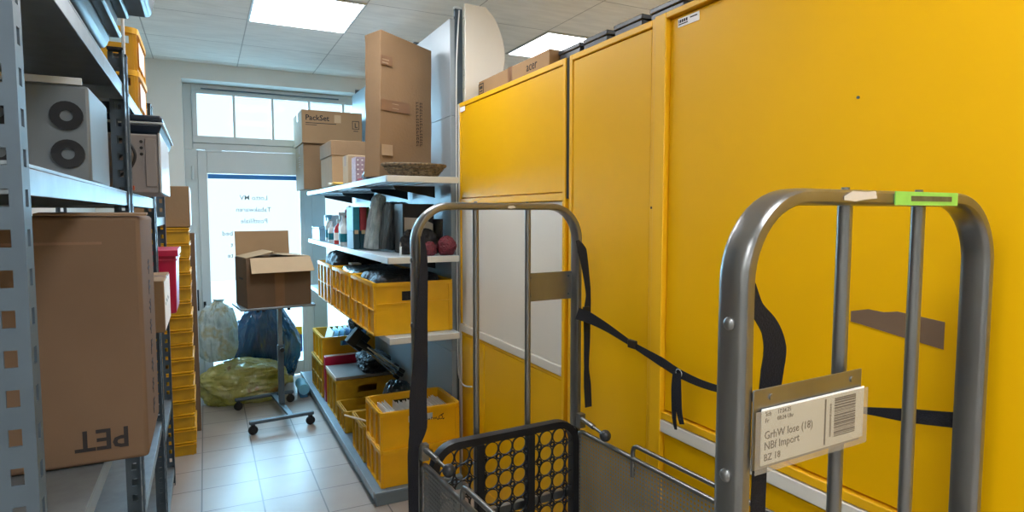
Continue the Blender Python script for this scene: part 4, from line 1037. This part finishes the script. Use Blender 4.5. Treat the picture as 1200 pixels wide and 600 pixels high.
# ------------------------------------------------------------------ wheeled table with open carton
th = math.radians(6)
tb = thing('wheeled_table', 'small grey height-adjustable table on castors in the aisle', 'table', (.425, 4.98, 0), th)
for yy in (-.32, .32):
    bs = MB(); bs.bx(-.225, .225, yy-.016, yy+.016, .075, .1); bs_ = bs.build('base_bar', M_['steel_dark'], tb, .006)
    for x in (-.2, .2):
        b = MB(); b.bx(x-.012, x+.012, yy-.014, yy+.014, .066, .075); b.bx(x-.012, x+.012, yy-.02, yy-.017, .028, .075); b.bx(x-.012, x+.012, yy+.017, yy+.02, .028, .075); b.bx(x-.012, x+.012, yy-.017, yy+.017, .069, .075)
        cs = b.build('castor', M_['black'], tb, .001)
        MB().lathe([(.01, -.014), (.03, -.013), (.033, -.006), (.033, .006), (.03, .013), (.01, .014)], 24, Matrix.Translation((x, yy, .0335)) @ Matrix.Rotation(PI/2, 4, 'X')).build('wheel', M_['rubber'], cs)
MB().bx(.045, .085, -.304, .304, .078, .098).build('spine', M_['steel_dark'], tb, .003)
MB().bx(.045, .085, -.02, .02, .098, .56).build('column', M_['steel_dark'], tb, .004)
MB().bx(.05, .08, -.015, .015, .56, .85).build('inner_column', M_['steel'], tb, .003)
b = MB(); b.cyl((.065, -.02, .53), (.065, -.06, .53), .006, n=10); b.cyl((.065, -.045, .53), (.065, -.07, .53), .017, n=16); b.build('clamp_knob', M_['black'], tb)
b = MB(); b.bx(-.12, .16, -.08, -.06, .85, .868); b.bx(-.12, .16, .06, .08, .85, .868); b.bx(.03, .1, -.06, .06, .85, .868)
for x in (-.1, -.06, .12): b.cyl((x, -.07, .835), (x, -.07, .85), .012, n=12)
b.build('bracket', M_['black'], tb, .002)
MB().bx(-.24, .29, -.2, .2, .868, .884).build('table_top', M_['steel'], tb, .004)
# open carton
ob = thing('open_carton', 'open brown carton with raised flaps on the wheeled table', 'box', (.45, 4.97, .8845), math.radians(10))
L_, W_, H_, t_ = .46, .34, .36, .006
b = MB(); b.bx(-L_/2, L_/2, -W_/2, -W_/2+t_, 0, H_); b.bx(-L_/2, L_/2, W_/2-t_, W_/2, 0, H_); b.bx(-L_/2, -L_/2+t_, -W_/2+t_, W_/2-t_, 0, H_); b.bx(L_/2-t_, L_/2, -W_/2+t_, W_/2-t_, 0, H_); b.bx(-L_/2+t_, L_/2-t_, -W_/2+t_, W_/2-t_, 0, t_)
b.build('carton_body', M_['card3'], ob, .002)
def flap(nm, w_, d_, loc, rx, ry, rz, m='card2', sk=0):
    b = MB(); b.prism([(-w_/2, 0), (w_/2, 0), (w_/2+sk, d_), (-w_/2-sk*.3, d_)], (0, 0, 0), (1, 0, 0), (0, 1, 0), (0, 0, .004))
    o = b.build(nm, M_[m], ob, .001); o.location = loc; o.rotation_euler = (rx, ry, rz); return o
flap('flap', L_-.06, .19, (-.025, W_/2+.002, H_), math.radians(86), 0, 0, 'card')
flap('flap', L_-.03, .14, (.01, -W_/2-.002, H_+.002), math.radians(-48), 0, PI, 'card_pale', .012)
flap('flap', W_-.02, .2, (-L_/2+.003, 0, H_+.002), math.radians(12), 0, -PI/2, 'card_pale')
flap('flap', W_-.02, .2, (L_/2-.003, 0, H_+.002), math.radians(4), 0, PI/2, 'card_pale')
MB().bx(-.035, .035, -W_/2-.0012, -W_/2-.0002, 0, H_-.02).build('tape', M_['tape'], ob, smooth=False)
MB().bx(-L_/2-.0012, -L_/2-.0003, -.06, .06, .2, .215).build('side_print', M_['ink'], ob, smooth=False)
o = blob('packing_sheet', .19, .135, .33, M_['black_wrap'], None, 61, .03, 7, (.45, 4.97, .892)); o.rotation_euler = (0, 0, math.radians(10)); tag(o, 'black film bundle showing inside the open carton', 'packing')

# ------------------------------------------------------------------ rubbish bags by the door
bg = thing('rubbish_bag', 'yellowish clear rubbish bag lying lowest by the door', 'bag', (.25, 5.55, 0), .05)
blob('bag_body', .325, .172, .33, M_['yellow_bag'], bg, 71, .1, 2.2, stretch=(.45, .7, .9), crease=.035)
b = MB().lathe([(.03, 0), (.026, .03), (.034, .055), (.03, .07)], 18, Matrix.Translation((.32, -.02, .13)) @ Matrix.Rotation(1.45, 4, 'Y')); b.build('bag_neck', M_['yellow_bag'], bg)
bg = thing('rubbish_bag', 'whitish clear rubbish bag standing on the yellowish one', 'bag', (.062, 5.63, .36))
blob('bag_body', .14, .14, .44, M_['white_bag'], bg, 73, .085, 2.7, stretch=(.9, .9, .3), folds=1, crease=.03)
MB().lathe([(.03, 0), (.022, .03), (.04, .06), (.05, .075)], 14, Matrix.Translation((.02, .02, .425))).build('bag_neck', M_['white_bag'], bg)
bg = thing('rubbish_bag', 'large dark blue rubbish bag against the glass door', 'bag', (.46, 5.96, 0))
blob('bag_body', .275, .19, .78, M_['navy_bag'], bg, 77, .075, 2.2, taper=.3, stretch=(.9, .9, .4), folds=1.2, crease=.03)
MB().lathe([(.05, 0), (.03, .03), (.05, .06), (.06, .07)], 14, Matrix.Translation((-.03, 0, .76))).build('bag_neck', M_['navy_bag'], bg)

# ------------------------------------------------------------------ light and camera
wd = bpy.data.worlds.new('daylight'); bpy.context.scene.world = wd; wd.use_nodes = True
bg_ = wd.node_tree.nodes['Background']; bg_.inputs[0].default_value = (.86, .94, 1.0, 1); bg_.inputs[1].default_value = .85

sl = bpy.data.lights.new('daylight_sun', 'SUN'); sl.energy = 15; sl.color = (.45, .76, 1.0); sl.angle = math.radians(75)
so = bpy.data.objects.new('daylight_sun', sl); C.objects.link(so); so.location = (0, 12, 5)
so.rotation_euler = Vector((.42, -1, -.3)).to_track_quat('-Z', 'Y').to_euler()
cam = bpy.data.cameras.new('camera'); co = bpy.data.objects.new('camera', cam); C.objects.link(co)
cam.sensor_width = 36; cam.lens = 21.6; cam.clip_start = .02
co.location = (0, 0, 1.57); co.rotation_euler = (math.radians(90-3.9725), 0, math.radians(-26.51))
sc = bpy.context.scene; sc.camera = co
sc.view_settings.view_transform = 'Standard'; sc.view_settings.look = 'None'; sc.view_settings.gamma = 1; sc.view_settings.exposure = .98
sc.view_settings.use_curve_mapping = False
sc.cycles.max_bounces = 8; sc.cycles.diffuse_bounces = 5; sc.cycles.transparent_max_bounces = 24; sc.cycles.caustics_reflective = False; sc.cycles.caustics_refractive = False
sc.cycles.use_denoising = True; sc.cycles.sample_clamp_indirect = 6
